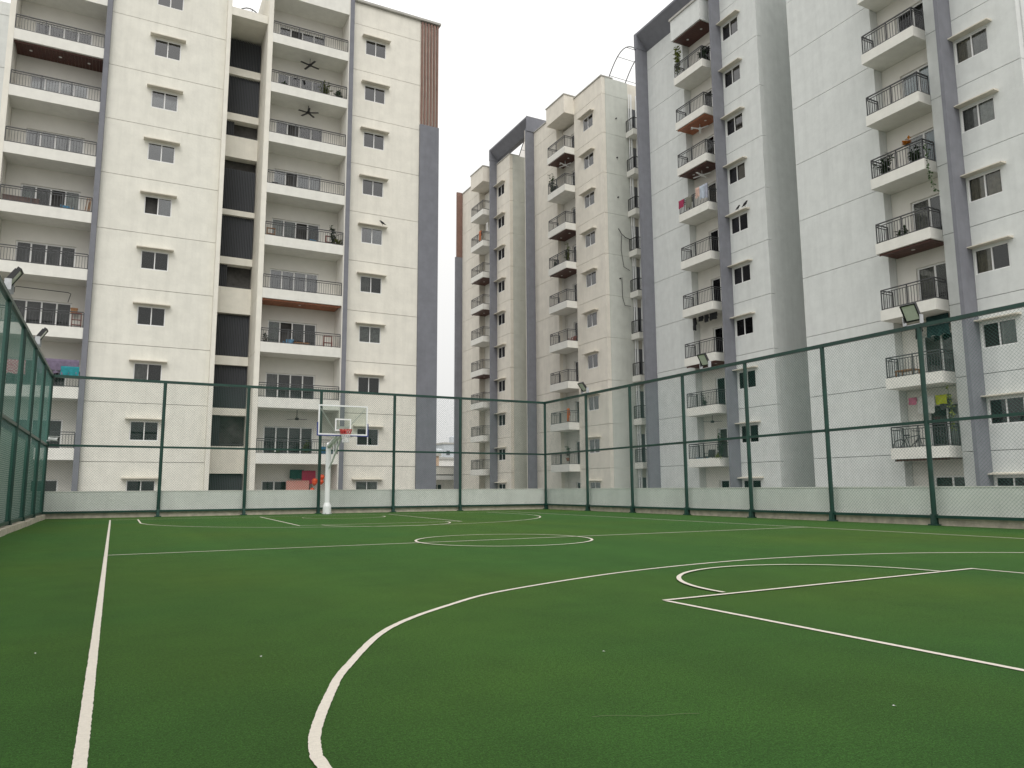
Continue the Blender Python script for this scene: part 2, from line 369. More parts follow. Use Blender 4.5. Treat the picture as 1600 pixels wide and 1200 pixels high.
# floodlights
def floodlight(label, loc, rz, tilt=55, size=(0.36, 0.42)):
    t = thing('floodlight', label, 'floodlight', loc, rz, 'floodlights on the fence tops')
    w, h = size
    mb = MB(); a = math.radians(tilt)                      # leans so that its face looks down to local -y
    def P(x, s, d): return (x, -s * math.cos(a) - d * math.sin(a), 0.10 + s * math.sin(a) - d * math.cos(a))
    def slab(mbx, x0, x1, s0, s1, d0, d1):
        b = len(mbx.v); mbx.v += [P(x, s, d) for d in (d0, d1) for s in (s0, s1) for x in (x0, x1)]
        for f in ((0, 2, 3, 1), (4, 5, 7, 6), (0, 1, 5, 4), (1, 3, 7, 5), (3, 2, 6, 7), (2, 0, 4, 6)): mbx.f.append(tuple(b + i for i in f)); mbx.mi.append(0)
    slab(mb, -w / 2, w / 2, 0, h, -0.05, 0.0)
    for x0, x1, s0, s1 in ((-w / 2, -w / 2 + 0.03, 0, h), (w / 2 - 0.03, w / 2, 0, h), (-w / 2 + 0.03, w / 2 - 0.03, 0, 0.03), (-w / 2 + 0.03, w / 2 - 0.03, h - 0.03, h)): slab(mb, x0, x1, s0, s1, 0.0005, 0.025)
    for i in range(5): slab(mb, -w / 2 + 0.05 + i * 0.058, -w / 2 + 0.058 + i * 0.058, 0.05, h - 0.05, -0.08, -0.0505)
    ob('housing', mb.mesh('housing', 'black'), t)
    mb = MB(); slab(mb, -w / 2 + 0.035, w / 2 - 0.035, 0.035, h - 0.035, 0.001, 0.012); ob('lens', mb.mesh('lens', LENS), t)
    mb = MB().box(-0.16, 0.16, -0.04, 0.04, 0.0, 0.012).box(-w / 2 - 0.03, -w / 2 - 0.012, -0.1, 0.02, 0.0, 0.22).box(w / 2 + 0.012, w / 2 + 0.03, -0.1, 0.02, 0.0, 0.22).box(-w / 2 - 0.03, w / 2 + 0.03, -0.02, 0.02, 0.0125, 0.024)
    ob('bracket', mb.mesh('bracket', 'steel'), t)
    return t
LENS = mat('led_lens', (0.55, 0.58, 0.50), 0.12, 0.05, 20)
ZT = FH + 0.07
floodlight('small floodlight over the corner bay of the right fence', (FX, 25.75, ZT), -PI / 2, 50)
floodlight('floodlight midway along the right fence, above the fourth bay', (FX, 18.55, ZT), -PI / 2, 60)
floodlight('nearest and largest looking floodlight on the right fence', (FX, 11.25, ZT), -PI / 2, 62, (0.40, 0.44))
floodlight('floodlight on the left fence, the nearer of two', (LX, 17.2, ZT), PI / 2, 58)
floodlight('floodlight on the left fence beside the back corner', (LX, 23.4, ZT), PI / 2, 58)
t = thing('security_camera', 'small white bullet camera at the back left fence corner', 'camera', (LX + 0.07, FY - 0.25, 2.62))
ob('body', MB().tube([(0, 0, 0), (0.26, -0.1, -0.03)], [0.055, 0.06], 12).mesh('body', 'hoopw', smooth=False), t)
ob('visor', MB().box(0.0, 0.3, -0.17, 0.03, 0.062, 0.07).mesh('visor', 'hoopw'), t)
ob('lens', MB().tube([(0.262, -0.1, -0.031), (0.272, -0.104, -0.033)], 0.045, 12).mesh('lens', 'black'), t)
ob('bracket', MB().box(-0.07, 0.04, 0.0, 0.05, -0.09, -0.052).mesh('bracket', 'steel'), t)

# ------------------------------------------------------------------ basketball hoop
hx, hy = 7.03, 28.45
t = thing('basketball_hoop', 'white basketball hoop with clear backboard and red rim', 'hoop', (hx, hy, 0))
ob('pole', MB().tube([(0, 0, 0), (0, 0, 2.45), (0, -0.02, 2.55), (0, -0.08, 2.62)], [0.098, 0.098, 0.098, 0.09], 20).mesh('pole', 'hoopw', smooth=False), t)
ob('base_collar', MB().tube([(0, 0, 0.0), (0, 0, 0.26), (0, 0, 0.3), (0, 0, 0.42)], [0.155, 0.155, 0.15, 0.10], 20).mesh('base_collar', 'hoopw'), t)
for i in range(6):
    an = i * PI / 3; ob('anchor_bolt', MB().tube([(0.175 * math.cos(an), 0.175 * math.sin(an), 0), (0.175 * math.cos(an), 0.175 * math.sin(an), 0.05)], 0.014, 6).mesh('bolt', 'steel'), t)
BYL = -1.45                                             # backboard plane, local y
bz0, bz1 = 2.86, 3.95; bx0, bx1 = -0.76, 1.05; bc = (bx0 + bx1) / 2
for sx in (-0.085, 0.085):
    ob('arm', MB().tube([(sx * 0.6, -0.05, 2.52), (sx + 0.1, BYL + 0.09, 2.93)], 0.055, 10).mesh('arm', 'hoopw'), t)
ob('brace', MB().tube([(0.02, -0.09, 1.72), (0.06, -0.42, 2.0), (0.14, BYL + 0.12, 2.86)], 0.036, 8).mesh('brace', 'hoopw'), t)
for k, q in enumerate((0.35, 0.62)):
    a = Vector((0.02, -0.05, 2.52)).lerp(Vector((0.1, BYL + 0.09, 2.93)), q); b = Vector((0.06, -0.42, 2.0)).lerp(Vector((0.14, BYL + 0.12, 2.86)), max(0.0, q - 0.22))
    ob('strut', MB().tube([a, b], 0.022, 8).mesh('strut', 'hoopw'), t)
for sx, zz in ((bx0 + 0.08, bz1 - 0.12), (bx1 - 0.08, bz1 - 0.12)):
    ob('board_stay', MB().tube([(0.12, BYL + 0.5, 2.82), (sx, BYL + 0.05, zz)], 0.016, 8).mesh('board_stay', 'hoopw'), t)
for sx in (bx0 + 0.12, bx1 - 0.12):
    ob('board_stay', MB().tube([(0.12, BYL + 0.62, 2.77), (sx, BYL + 0.05, bz0 + 0.05)], 0.02, 8).mesh('board_stay', 'hoopw'), t)
ob('mount_plate', MB().box(bc - 0.2, bc + 0.2, BYL + 0.026, BYL + 0.06, bz0 + 0.0, bz0 + 0.32).mesh('mount_plate', 'hoopw'), t)
bb = ob('backboard', MB().box(bx0 + 0.03, bx1 - 0.03, BYL - 0.006, BYL + 0.006, bz0 + 0.03, bz1 - 0.03).mesh('backboard', 'acrylic'), t)
f = MB()
for x0, x1, z0, z1 in ((bx0, bx0 + 0.05, bz0, bz1), (bx1 - 0.05, bx1, bz0, bz1), (bx0 + 0.05, bx1 - 0.05, bz0, bz0 + 0.05), (bx0 + 0.05, bx1 - 0.05, bz1 - 0.05, bz1)): f.box(x0, x1, BYL - 0.02, BYL + 0.022, z0, z1)
ob('board_frame', f.mesh('board_frame', 'hoopw'), bb)
f = MB(); q0, q1, w0, w1 = bc - 0.295, bc + 0.295, bz0 + 0.15, bz0 + 0.60
for x0, x1, z0, z1 in ((q0, q0 + 0.05, w0, w1), (q1 - 0.05, q1, w0, w1), (q0 + 0.05, q1 - 0.05, w0, w0 + 0.05), (q0 + 0.05, q1 - 0.05, w1 - 0.05, w1)): f.box(x0, x1, BYL - 0.010, BYL - 0.0065, z0, z1)
ob('target_square', f.mesh('target_square', 'hoopw'), bb)
f = MB().box(bx0, bx1, BYL - 0.03, BYL + 0.03, bz0 - 0.035, bz0 - 0.001)
f.box(bx0 - 0.035, bx0 - 0.001, BYL - 0.03, BYL + 0.03, bz0 - 0.035, bz0 + 0.45).box(bx1 + 0.001, bx1 + 0.035, BYL - 0.03, BYL + 0.03, bz0 - 0.035, bz0 + 0.45)
ob('edge_padding', f.mesh('edge_padding', 'blue'), bb)
rz_, ry_ = 3.03, BYL - 0.02 - 0.15 - 0.225
rim = ob('rim', MB().tube([(bc + 0.225 * math.cos(a), ry_ + 0.225 * math.sin(a), rz_) for a in [i * 2 * PI / 32 for i in range(33)]], 0.012, 8, cap=False).mesh('rim', 'orange'), t)
ob('rim_plate', MB().box(bc - 0.1, bc + 0.1, BYL - 0.05, BYL - 0.0205, rz_ - 0.12, rz_ + 0.02).prism([(BYL - 0.05, rz_ - 0.01), (BYL - 0.05, rz_ - 0.10), (ry_ + 0.20, rz_ - 0.02), (ry_ + 0.20, rz_ - 0.01)], bc - 0.085, bc + 0.085).mesh('rim_plate', 'orange'), rim)
for nm, m, za, zb in (('net', 'netr', 0.0, 0.16), ('net', 'net', 0.16, 0.46)):
    f = MB()
    def NP(a, d): 
        r = 0.215 - 0.105 * min(1, d / 0.32) + 0.01 * max(0, d - 0.32) * 5
        return (bc + r * math.cos(a), ry_ + r * math.sin(a), rz_ - d)
    N = 12; rows = [za + (zb - za) * i / (2 if m == 'netr' else 4) for i in range((2 if m == 'netr' else 4) + 1)]
    for i in range(len(rows) - 1):
        for k in range(N):
            o0 = (i % 2) * 0.5
            for s_ in (-0.5, 0.5): f.tube([NP((k + o0) * 2 * PI / N, rows[i]), NP((k + o0 + s_) * 2 * PI / N, rows[i + 1])], 0.009, 4, cap=False)
    ob(nm, f.mesh('net', m), rim)

# ------------------------------------------------------------------ apartment buildings
def bldg(label, loc, rz): return thing('apartment_building', label, 'building', loc, rz)
BT1 = bldg('cream apartment tower at left, louvred stair recess and wide balconies', (0, 42.3, 0), 0)
BT2 = bldg('far apartment tower in the middle with a grey portal frame over its recess', (29.4, 0, 0), -PI / 2)
BT3 = bldg('near apartment tower at right, small projecting balconies and grey fins', (30.55, 0, 0), -PI / 2)
def W(b, u, y, z): return b.matrix_basis @ Vector((u, y, z))
for b_ in (BT1, BT2, BT3): b_.matrix_basis = Matrix.Translation(b_.location) @ Matrix.Rotation(b_.rotation_euler.z, 4, 'Z')

# --- shared window and door meshes
WW, WH, PT, GAP = 1.32, 1.0, 0.30, 0.024
def frame_mesh(name, w, h, n, dark='dark', bar=0.05, depth=0.28, mid=None):
    mb = MB()
    mb.box(0, w, 0.10, 0.16, 0, bar).box(0, w, 0.10, 0.16, h - bar, h)
    for i in range(n + 1):
        x = i * w / n; e = bar / 2 if 0 < i < n else 0
        x0 = x - e if 0 < i < n else (0 if i == 0 else w - bar); x1 = x + e if 0 < i < n else (bar if i == 0 else w)
        mb.box(x0, x1, 0.10, 0.16, bar, h - bar)
    mb.cur = 1
    mb.quad((0, depth, 0), (w, depth, 0), (w, depth, h), (0, depth, h))  # dark backing sheet: the unlit room's darkness is put into its colour
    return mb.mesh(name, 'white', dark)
def pane_mesh(w, h, m='glass'): return MB().box(0, w, 0.128, 0.133, 0, h).mesh('pane', m)
WF = [frame_mesh('window_frame', WW, WH, 2, d) for d in ('dark', 'room')]
WPS = [pane_mesh(WW / 2 - 0.075, WH - 0.1), pane_mesh(WW / 2 - 0.075, WH - 0.1, 'glassr')]
def grille_mesh(w, h):
    mb = MB()
    for i in range(8): mb.box(0.05, w - 0.05, 0.21, 0.222, 0.1 + i * (h - 0.2) / 7, 0.112 + i * (h - 0.2) / 7)
    return mb.mesh('grille', 'white')
WG = grille_mesh(WW, WH)
shade_me = MB().prism([(0.02, 0.0), (-0.35, 0.0), (-0.35, 0.045), (0.02, 0.10)], 0, 1.76).mesh('sunshade', 'shade')
CUR = {}
def curtain_mesh(w, h, key, c):
    k = (round(w, 2), round(h, 2), key)
    if k not in CUR:
        mb = MB(); n = max(8, int(w / 0.035)); rr = random.Random(hash(key) % 1000)
        for i in range(n + 1):
            y = 0.215 + 0.022 * math.sin(i * 1.15 + rr.random() * 0.5)
            mb.v += [(w * i / n, y, 0), (w * i / n, y, h)]
        for i in range(n): mb.f.append((2 * i, 2 * i + 2, 2 * i + 3, 2 * i + 1)); mb.mi.append(0)
        CUR[k] = mb.mesh('curtain', c)
    return CUR[k]
for nm, c in (('cur_white', (0.62, 0.62, 0.60)), ('cur_grey', (0.30, 0.29, 0.28)), ('cur_blue', (0.25, 0.36, 0.44)), ('cur_beige', (0.42, 0.36, 0.27)), ('cur_pink', (0.45, 0.12, 0.24)), ('cur_red', (0.32, 0.10, 0.08)), ('blind', (0.52, 0.52, 0.50))): cloth(nm, c)
def blind_mesh(w, h):
    k = (round(w, 2), round(h, 2), 'blindslats')
    if k not in CUR:
        mb = MB(); n = int(h / 0.075)
        for i in range(n): z = h * i / n; mb.quad((0, 0.20, z), (w, 0.20, z), (w, 0.23, z + h / n * 0.8), (0, 0.23, z + h / n * 0.8))
        CUR[k] = mb.mesh('blind', 'blind')
    return CUR[k]
def window(b, u, y, z, spec='', room=0):
    """spec: two letters, one for each pane: . bare, c grey curtain, w white, b blue, g beige, p pink, r red, s slat blind, o pane slid open"""
    w = ob('window', WF[room], b, (u, y, z)); pw = WW / 2 - 0.075; WP = WPS[room]
    xs = (0.05, WW / 2 + 0.025)
    sp = (spec + '..')[:2]
    for i, ch in enumerate(sp):
        if ch == 'o': ob('pane', WP, w, (xs[1 - i] + (0.12 if i == 0 else -0.12), 0.014, 0.05))
        else: ob('pane', WP, w, (xs[i], 0, 0.05))
        cm = {'c': 'cur_grey', 'w': 'cur_white', 'b': 'cur_blue', 'g': 'cur_beige', 'p': 'cur_pink', 'r': 'cur_red'}.get(ch)
        if cm: ob('curtain', curtain_mesh(pw * (0.96 if ch in 'wcg' else 0.6), WH - 0.09, ch, cm), w, (xs[i], 0, 0.045))
        if ch == 's': ob('blind', blind_mesh(pw, WH - 0.09), w, (xs[i], 0, 0.045))
    if 'x' in spec: ob('grille', WG, w)
    ob('sunshade', shade_me, b, (u - 0.23, y + 0.065, z + WH + 0.07))
    return w
PAN = {}
def panel(b, u0, u1, y, z0, z1, m, hole=None):
    """one plaster field between two shadow joints"""
    w, h = u1 - u0, z1 - z0; k = (round(w, 3), round(h, 3), m, tuple(round(q, 3) for q in hole) if hole else None)
    if k not in PAN:
        g = GAP / 2; mb = MB()
        if not hole: mb.box(0, w, 0, PT, g, h - g)
        else:
            a, c, d, e = hole
            mb.box(0, a, 0, PT, g, h - g).box(c, w, 0, PT, g, h - g).box(a, c, 0, PT, g, d).box(a, c, 0, PT, e, h - g)
        PAN[k] = mb.mesh('wall_panel', m)
    return ob('wall_panel', PAN[k], b, (u0, y, z0))
def bay(b, u0, u1, y, base, pitch, ks, ztop, m, win=None, specs=None, room=0, sill=1.07):
    """column of plaster fields, with one window in each storey"""
    for k in ks:
        z0 = base + pitch * k; z1 = min(base + pitch * (k + 1), ztop)
        if z1 - z0 < 0.2: continue
        has = win is not None and z1 - z0 > 2.2
        hole = (win - u0, win - u0 + WW, sill, sill + WH) if has else None
        panel(b, u0, u1, y, z0, z1, m, hole)
        if has: window(b, win, y - 0.065, z0 + sill, (specs or {}).get(k, ''), room if not isinstance(room, dict) else room.get(k, 0))

# --- railings
def rail_run(mb, a, b, h, double=True):
    a, b = Vector(a), Vector(b); d = b - a; L = d.length; t = d / L; n = Vector((-t.y, t.x, 0))
    def bar(p, q, hw, hh):
        bb = len(mb.v)
        for z in (-hh, hh):
            for pp, s in ((p, -1), (q, -1), (q, 1), (p, 1)): mb.v.append(tuple(pp + n * hw * s + Vector((0, 0, z))))
        for f_ in ((0, 3, 2, 1), (4, 5, 6, 7), (0, 1, 5, 4), (1, 2, 6, 5), (2, 3, 7, 6), (3, 0, 4, 7)): mb.f.append(tuple(bb + i for i in f_)); mb.mi.append(0)
    up_ = Vector((0, 0, 1))
    bar(a + up_ * (h - 0.02), b + up_ * (h - 0.02), 0.03, 0.02)
    if double: bar(a + up_ * (h - 0.13), b + up_ * (h - 0.13), 0.016, 0.015)
    bar(a + up_ * 0.05, b + up_ * 0.05, 0.016, 0.015)
    nb = max(2, int(L / 0.125)); hi = h - 0.145 if double else h - 0.04
    for i in range(1, nb):
        p = a + t * (L * i / nb); mb.box(p.x - 0.0085, p.x + 0.0085, p.y - 0.0085, p.y + 0.0085, p.z + 0.065, p.z + hi)
    ns = max(1, round(L / 1.3))
    for i in range(ns + 1):
        p = a + t * (L * i / ns); mb.box(p.x - 0.02, p.x + 0.02, p.y - 0.02, p.y + 0.02, p.z + 0.0, p.z + h - 0.041)
DOORS = {}
def door(b, u, y, z, w, h, n, spec='', coat=False):
    """sliding balcony door; spec per leaf: . bare, w/c/g curtain, o slid open"""
    k = (round(w, 2), round(h, 2), n, coat)
    if k not in DOORS: DOORS[k] = (frame_mesh('door_frame', w, h, n, 'room', 0.07, 0.285), pane_mesh(w / n - 0.07, h - 0.14, 'glassr' if coat else 'glass'))
    fm, pm = DOORS[k]
    d = ob('balcony_door', fm, b, (u, y, z)); pw = w / n
    sp = (spec + '....')[:n]
    for i, ch in enumerate(sp):
        x = i * pw + 0.035
        if ch == 'o': x = (i - 1 if i else i + 1) * pw + 0.035; ob('pane', pm, d, (x, 0.012, 0.07))
        else: ob('pane', pm, d, (x, 0, 0.07))
        cm = {'c': 'cur_grey', 'w': 'cur_white', 'g': 'cur_beige', 'b': 'cur_blue'}.get(ch)
        if cm: ob('curtain', curtain_mesh(pw - 0.08, h - 0.14, 'd' + ch, cm), d, (i * pw + 0.04, 0, 0.07))
    return d
def back_wall(b, u0, u1, y, z0, z1, dw):
    """dw = (u, width, height) of the door hole, which starts at z0 + .08"""
    a = dw[0] - u0; k = ('bw', round(u1 - u0, 2), round(z1 - z0, 2), round(a, 2), dw[1:])
    if k not in PAN:
        w, h = u1 - u0, z1 - z0
        PAN[k] = MB().box(0, a, 0, PT, 0, h).box(a + dw[1], w, 0, PT, 0, h).box(a, a + dw[1], 0, PT, 0, 0.08).box(a, a + dw[1], 0, PT, 0.08 + dw[2], h).mesh('back_wall', 'plaster_in')
    return ob('back_wall', PAN[k], b, (u0, y, z0))
SLB = {}
def wood_ceiling(par, u0, u1, y0, y1, z, m='wood', lights=3):
    """timber lining boards under a slab, with little downlights"""
    n = max(4, int((u1 - u0) / 0.16)); k = (round(u1 - u0, 2), round(y1 - y0, 2), m)
    if k not in SLB:
        mb = MB(); w = (u1 - u0) / n
        for i in range(n): mb.box(i * w + 0.004, (i + 1) * w - 0.004, 0, y1 - y0, -0.035, 0)
        mb.box(0, u1 - u0, 0.0, 0.03, -0.09, -0.036)
        mb.cur = 1
        for i in range(lights):
            cx, cy = (i + 0.5) * (u1 - u0) / lights, (y1 - y0) * 0.5
            mb.tube([(cx, cy, -0.043), (cx, cy, -0.0355)], 0.075, 10)
        SLB[k] = mb.mesh('wood_ceiling', m, 'white')
    return ob('wood_ceiling', SLB[k], par, (u0, y0, z))
def balcony_flush(b, u0, u1, d, yb, s, last=False):
    k = ('fl', round(u1 - u0, 2), d, yb)
    if k not in SLB:
        w = u1 - u0; SLB[k] = (MB().box(0, w, -d, yb, 0.06, 0.24).box(0, w, -d, -d + 0.14, 0.24, 0.62).mesh('balcony', 'slab'), MB())
        rail_run(SLB[k][1], (0.02, -d + 0.07, 0.62), (w - 0.02, -d + 0.07, 0.62), 0.80)
        SLB[k] = (SLB[k][0], SLB[k][1].mesh('railing', 'rail'))
    o = ob('balcony', SLB[k][0], b, (u0, 0, s)); ob('railing', SLB[k][1], o); return o
def balcony_box(b, u0, u1, d, yb, y, s, lo, hi, rh=0.88):
    k = ('bx', round(u1 - u0, 2), d, yb, lo, hi)
    if k not in SLB:
        w = u1 - u0; a = MB().box(0, w, -d, yb, lo, lo + 0.17)
        a.box(0, w, -d, -d + 0.12, lo + 0.17, hi).box(0, 0.12, -d + 0.12, 0, lo + 0.17, hi).box(w - 0.12, w, -d + 0.12, 0, lo + 0.17, hi)
        r = MB(); e = 0.06
        rail_run(r, (e, 0, hi), (e, -d + e, hi), rh); rail_run(r, (e, -d + e, hi), (w - e, -d + e, hi), rh); rail_run(r, (w - e, -d + e, hi), (w - e, 0, hi), rh)
        SLB[k] = (a.mesh('balcony', 'slab'), r.mesh('railing', 'rail'))
    o = ob('balcony', SLB[k][0], b, (u0, y, s)); ob('railing', SLB[k][1], o); return o

# --- tower at left (T1)
b = BT1; B0, Z0, ZR = GZ, -1.0, 31.0
KA = range(-2, 10)
aB, aP = 2.33, 2.975
bB, bP = 2.24, 3.02
bx('wall_core', b, 'plaster_a', -1.68, 3.98, PT + 0.012, 12, B0, ZR)
bx('wall_core', b, 'plaster_b', 11.16, 15.62, PT + 0.012, 12, B0, 30.84)
bx('wall_core', b, 'plaster_in', -5.86, -1.70, 1.2 + PT, 12, B0, ZR)
bx('wall_core', b, 'plaster_in', 6.45, 11.14, 1.0 + PT, 12, B0, 30.8)
bx('side_wall', b, 'plaster_b', -6.12, -5.87, -0.30, 12, B0, ZR)
bx('fin', b, 'plaster_b', 3.985, 4.20, -0.35, 12, B0, ZR)
bx('fin', b, 'grey', -1.93, -1.685, -0.34, 1.49, B0, ZR)
bx('fin', b, 'grey', 10.90, 11.155, -0.60, 1.29, B0, 31.15)
bx('side_wall', b, 'plaster_in', 10.84, 10.899, -0.57, 1.28, B0, 31.0)
bx('side_wall', b, 'plaster_b', 6.20, 6.445, -0.55, 12, B0, ZR)
bx('end_pier', b, 'grey', 15.625, 16.9, -0.14, 12, B0, 23.75)
bx('wall_core', b, 'plaster_b', 15.64, 16.84, 0.02, 12, 23.76, 30.8)
slat = MB().box(-0.06, 0.06, -0.1, 0.019, 0, 7.0).mesh('slat', 'brown')
for i in range(6): ob('slat', slat, b, (15.74 + i * 0.208, 0, 23.77))
bx('coping', b, 'coping', 11.16, 16.98, -0.18, 12.1, 30.845, 30.98)
specA = {9: '', 8: '', 4: 'oc', 3: '..', 2: '..', 1: 'c.', 0: '..', -1: '..'}
specB = {8: '', 7: '.c', 6: 'ww', 5: '', 4: 'ps', 3: 'c.', 2: 'ss', 1: '..', 0: 'o.', -1: 'ss'}
bay(b, -1.68, 3.98, 0, aB, aP, KA, ZR, 'plaster_a', 0.40, specA, {k: 0 if k < 4 else 1 for k in KA})
bay(b, 11.16, 15.62, 0, bB, bP, KA, 30.84, 'plaster_b', 12.04, specB, {k: 0 if k < 4 else 1 for k in KA}, 1.16)
# recess side wall fields (face -x)
for k in KA:
    z0 = bB + bP * k; z1 = min(z0 + bP, ZR)
    if z1 - z0 > 0.2: ob('wall_panel', MB().box(6.17, 6.199, -0.53, 1.78, z0 + GAP / 2, z1 - GAP / 2).mesh('wall_panel', 'plaster_b'), b)
dspA = {8: '', 7: 'cccc', 6: 'cc.c', 5: 'cccc', 4: 'woow', 3: '', 2: '', 1: '.', 0: '', -1: ''}
dspB = {8: 'co.c', 7: 'cccc', 6: 'woww', 5: 'wo.w', 4: 'wwo.', 3: 'cccc', 2: 'wo..', 1: 'c...', 0: '', -1: ''}
for k in range(-2, 10):
    s = aB + aP * k
    o = balcony_flush(b, -5.865, -1.935, 0.30, 1.2, s)
    if k == 7: wood_ceiling(o, 0.02, 3.9, -0.16, 1.18, 0.058)
    if k < 9:
        back_wall(b, -5.86, -1.70, 1.2, s + 0.24, s + aP + 0.06, (-5.2, 2.62, 1.80)); door(b, -5.2, 1.2, s + 0.32, 2.62, 1.80, 4, dspA.get(k, ''), k > 4)
    s = bB + bP * k
    if k < 9:
        o = balcony_flush(b, 6.45, 10.838, 0.55, 1.0, s)
        if k == 3: wood_ceiling(o, 0.02, 4.36, -0.41, 0.98, 0.058, 'wood2', 1)
        back_wall(b, 6.45, 11.14, 1.0, s + 0.24, s + bP + 0.06, (7.05, 2.75, 1.88)); door(b, 7.05, 1.0, s + 0.32, 2.75, 1.88, 4, dspB.get(k, ''), k > 4 or k == 3)
    else: bx('roof_beam', b, 'slab', 6.45, 10.838, -0.55, 1.29, s + 0.06, ZR)
# stair recess: beams, spandrels, louvre screens
LZ = 1.8
def rz_of(z): return 0.9 + (z - 0.9) * (42.3 + LZ) / 42.3
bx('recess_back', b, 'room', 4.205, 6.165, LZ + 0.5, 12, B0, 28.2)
bx('roof_beam', b, 'plaster_b', 4.205, 6.165, -0.30, 6, 27.62, 28.1)
blade = {}
def screen(z0, z1, u0=4.21, u1=6.16):
    n = int((u1 - u0) / 0.085)
    for i in range(n):
        u = u0 + (i + 0.5) * (u1 - u0) / n; key = round(z1 - z0, 3)
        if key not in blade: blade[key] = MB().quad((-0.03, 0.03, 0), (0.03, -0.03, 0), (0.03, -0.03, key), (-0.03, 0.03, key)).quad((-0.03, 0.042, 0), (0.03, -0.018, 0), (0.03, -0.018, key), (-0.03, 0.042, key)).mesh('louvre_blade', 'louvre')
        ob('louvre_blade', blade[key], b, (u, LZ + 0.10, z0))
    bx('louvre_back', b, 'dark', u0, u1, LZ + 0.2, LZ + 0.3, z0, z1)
Zs = [(24.57, 27.60), (21.84, 24.14)]
for base in (19.24, 10.39, 1.77):
    sp_t = rz_of(base + 1.24 if base > 15 else base + 1.43)
    bx('spandrel', b, 'plaster_b', 4.205, 6.165, LZ - 0.15, LZ + 0.45, rz_of(base), sp_t)
    bx('stair_rail', b, 'rail', 4.9, 6.16, LZ + 0.05, LZ + 0.08, sp_t + 0.1, sp_t + 0.14)
for z0, z1 in ((24.57, 26.4), (21.84, 24.14), (16.21, 18.64), (13.52, 15.91), (8.04, 10.31), (5.23, 7.56), (-2.5, 1.70)): screen(rz_of(z0), rz_of(z1))
for z0, z1 in ((24.14, 24.57), (21.43, 21.84), (15.91, 16.21), (13.12, 13.52), (7.56, 8.04), (4.85, 5.23)): bx('beam', b, 'plaster_b', 4.205, 6.165, LZ - 0.12, LZ + 0.45, rz_of(z0), rz_of(z1))
for z0, z1 in ((20.48, 21.43), (11.84, 13.12), (3.17, 4.85)): screen(rz_of(z0), rz_of(z1), 4.21, 4.85)
# rear wing to the left and roof canopy
bx('rear_wing', b, 'plaster_d', -14, -6.2, 3.0, 14, B0, 26.9)
for k in range(0, 9): bx('wall_panel', b, 'plaster_d', -13.9, -6.22, 2.96, 2.99, aB + aP * k + 0.015, min(aB + aP * (k + 1) - 0.015, 26.85))
def canopy(b, u0, u1, y0, y1, z, rise, nr, sheet=True):
    n = 14
    def A(i): q = i / n; return (u0 + (u1 - u0) * q, z + rise * math.sin(PI * q))
    for j in range(nr):
        y = y0 + (y1 - y0) * j / max(1, nr - 1)
        ob('canopy_rib', MB().tube([(A(i)[0], y, A(i)[1]) for i in range(n + 1)], 0.035, 6).mesh('canopy_rib', 'rail'), b)
    for i in range(2, n, 3): ob('canopy_purlin', MB().tube([(A(i)[0], y0, A(i)[1]), (A(i)[0], y1, A(i)[1])], 0.02, 6).mesh('canopy_purlin', 'rail'), b)
    if sheet:
        mb = MB()
        for i in range(n): mb.quad((A(i)[0], y0, A(i)[1] + 0.04), (A(i + 1)[0], y0, A(i + 1)[1] + 0.04), (A(i + 1)[0], y1, A(i + 1)[1] + 0.04), (A(i)[0], y1, A(i)[1] + 0.04))
        ob('canopy_sheet', mb.mesh('canopy_sheet', 'poly'), b)
canopy(b, 4.1, 6.6, 1.6, 6, 28.3, 1.2, 3, False)

# --- towers at right
def tower_core(b, u0, u1, y, zt, m, depth=14): return bx('wall_core', b, m, u0, u1, y + PT + 0.012, y + depth, B0, zt)
# T2 (u = -Y)
b = BT2; cB, cP, zt = 2.256, 2.997, 30.55
dR = 0.90
# right wing: blank -52.0..-48.3, balcony -48.3..-45.7, window bay -45.7..-41.95
tower_core(b, -53.2, -48.31, 0, zt, 'plaster_c'); tower_core(b, -48.30, -45.71, 0.55, zt, 'plaster_in', 13.4); tower_core(b, -45.70, -42.0, 0, zt, 'plaster_c')
bay(b, -51.95, -48.31, 0, cB, cP, range(-2, 10), zt, 'plaster_c')
bay(b, -45.70, -41.97, 0, cB, cP, range(-2, 10), zt, 'plaster_c', -44.50, {9: '', 8: 'b.', 7: 'b.', 6: 'g.', 5: 'gg', 4: 'c.', 3: '.g', 2: 'ss', 1: 'rr', 0: 'cc', -1: 'gg'}, 1)
bx('reveal', b, 'plaster_in', -48.31, -48.302, PT, PT + 0.55, B0, zt)
bx('fin', b, 'grey', -52.2, -51.96, -0.72, 0.3, B0, 30.9)
bx('fin_edge', b, 'plaster_c', -52.32, -52.201, -0.70, 0.3, B0, 30.8)
bx('side_wall', b, 'plaster_c', -53.3, -52.33, -0.05, 0.31, B0, zt)
# left wing
tower_core(b, -66.9, -62.76, 0, zt, 'plaster_c'); tower_core(b, -62.75, -60.11, 0.55, zt, 'plaster_in', 13.4); tower_core(b, -60.10, -56.42, 0, zt, 'plaster_c')
bay(b, -66.75, -62.76, 0, cB, cP, range(-2, 10), zt, 'plaster_c')
bay(b, -60.10, -56.40, 0, cB, cP, range(-2, 10), zt, 'plaster_c', -58.82, {5: 'ss', 4: 'c.', 3: '.c', 2: 'r.', 1: 'cc', 0: '', 7: 'c.'}, 1)
bx('fin', b, 'grey', -59.2, -58.98, -0.65, 0.3, B0, 30.88)
bx('hood_cheek', b, 'grey', -59.22, -58.98, -0.68, 1.6, 30.9, 31.95)
bx('end_fin', b, 'grey', -67.0, -66.78, -0.72, 8, B0, 23.9)
bx('end_fin', b, 'brown', -66.98, -66.80, -0.60, 8, 23.905, 30.7)
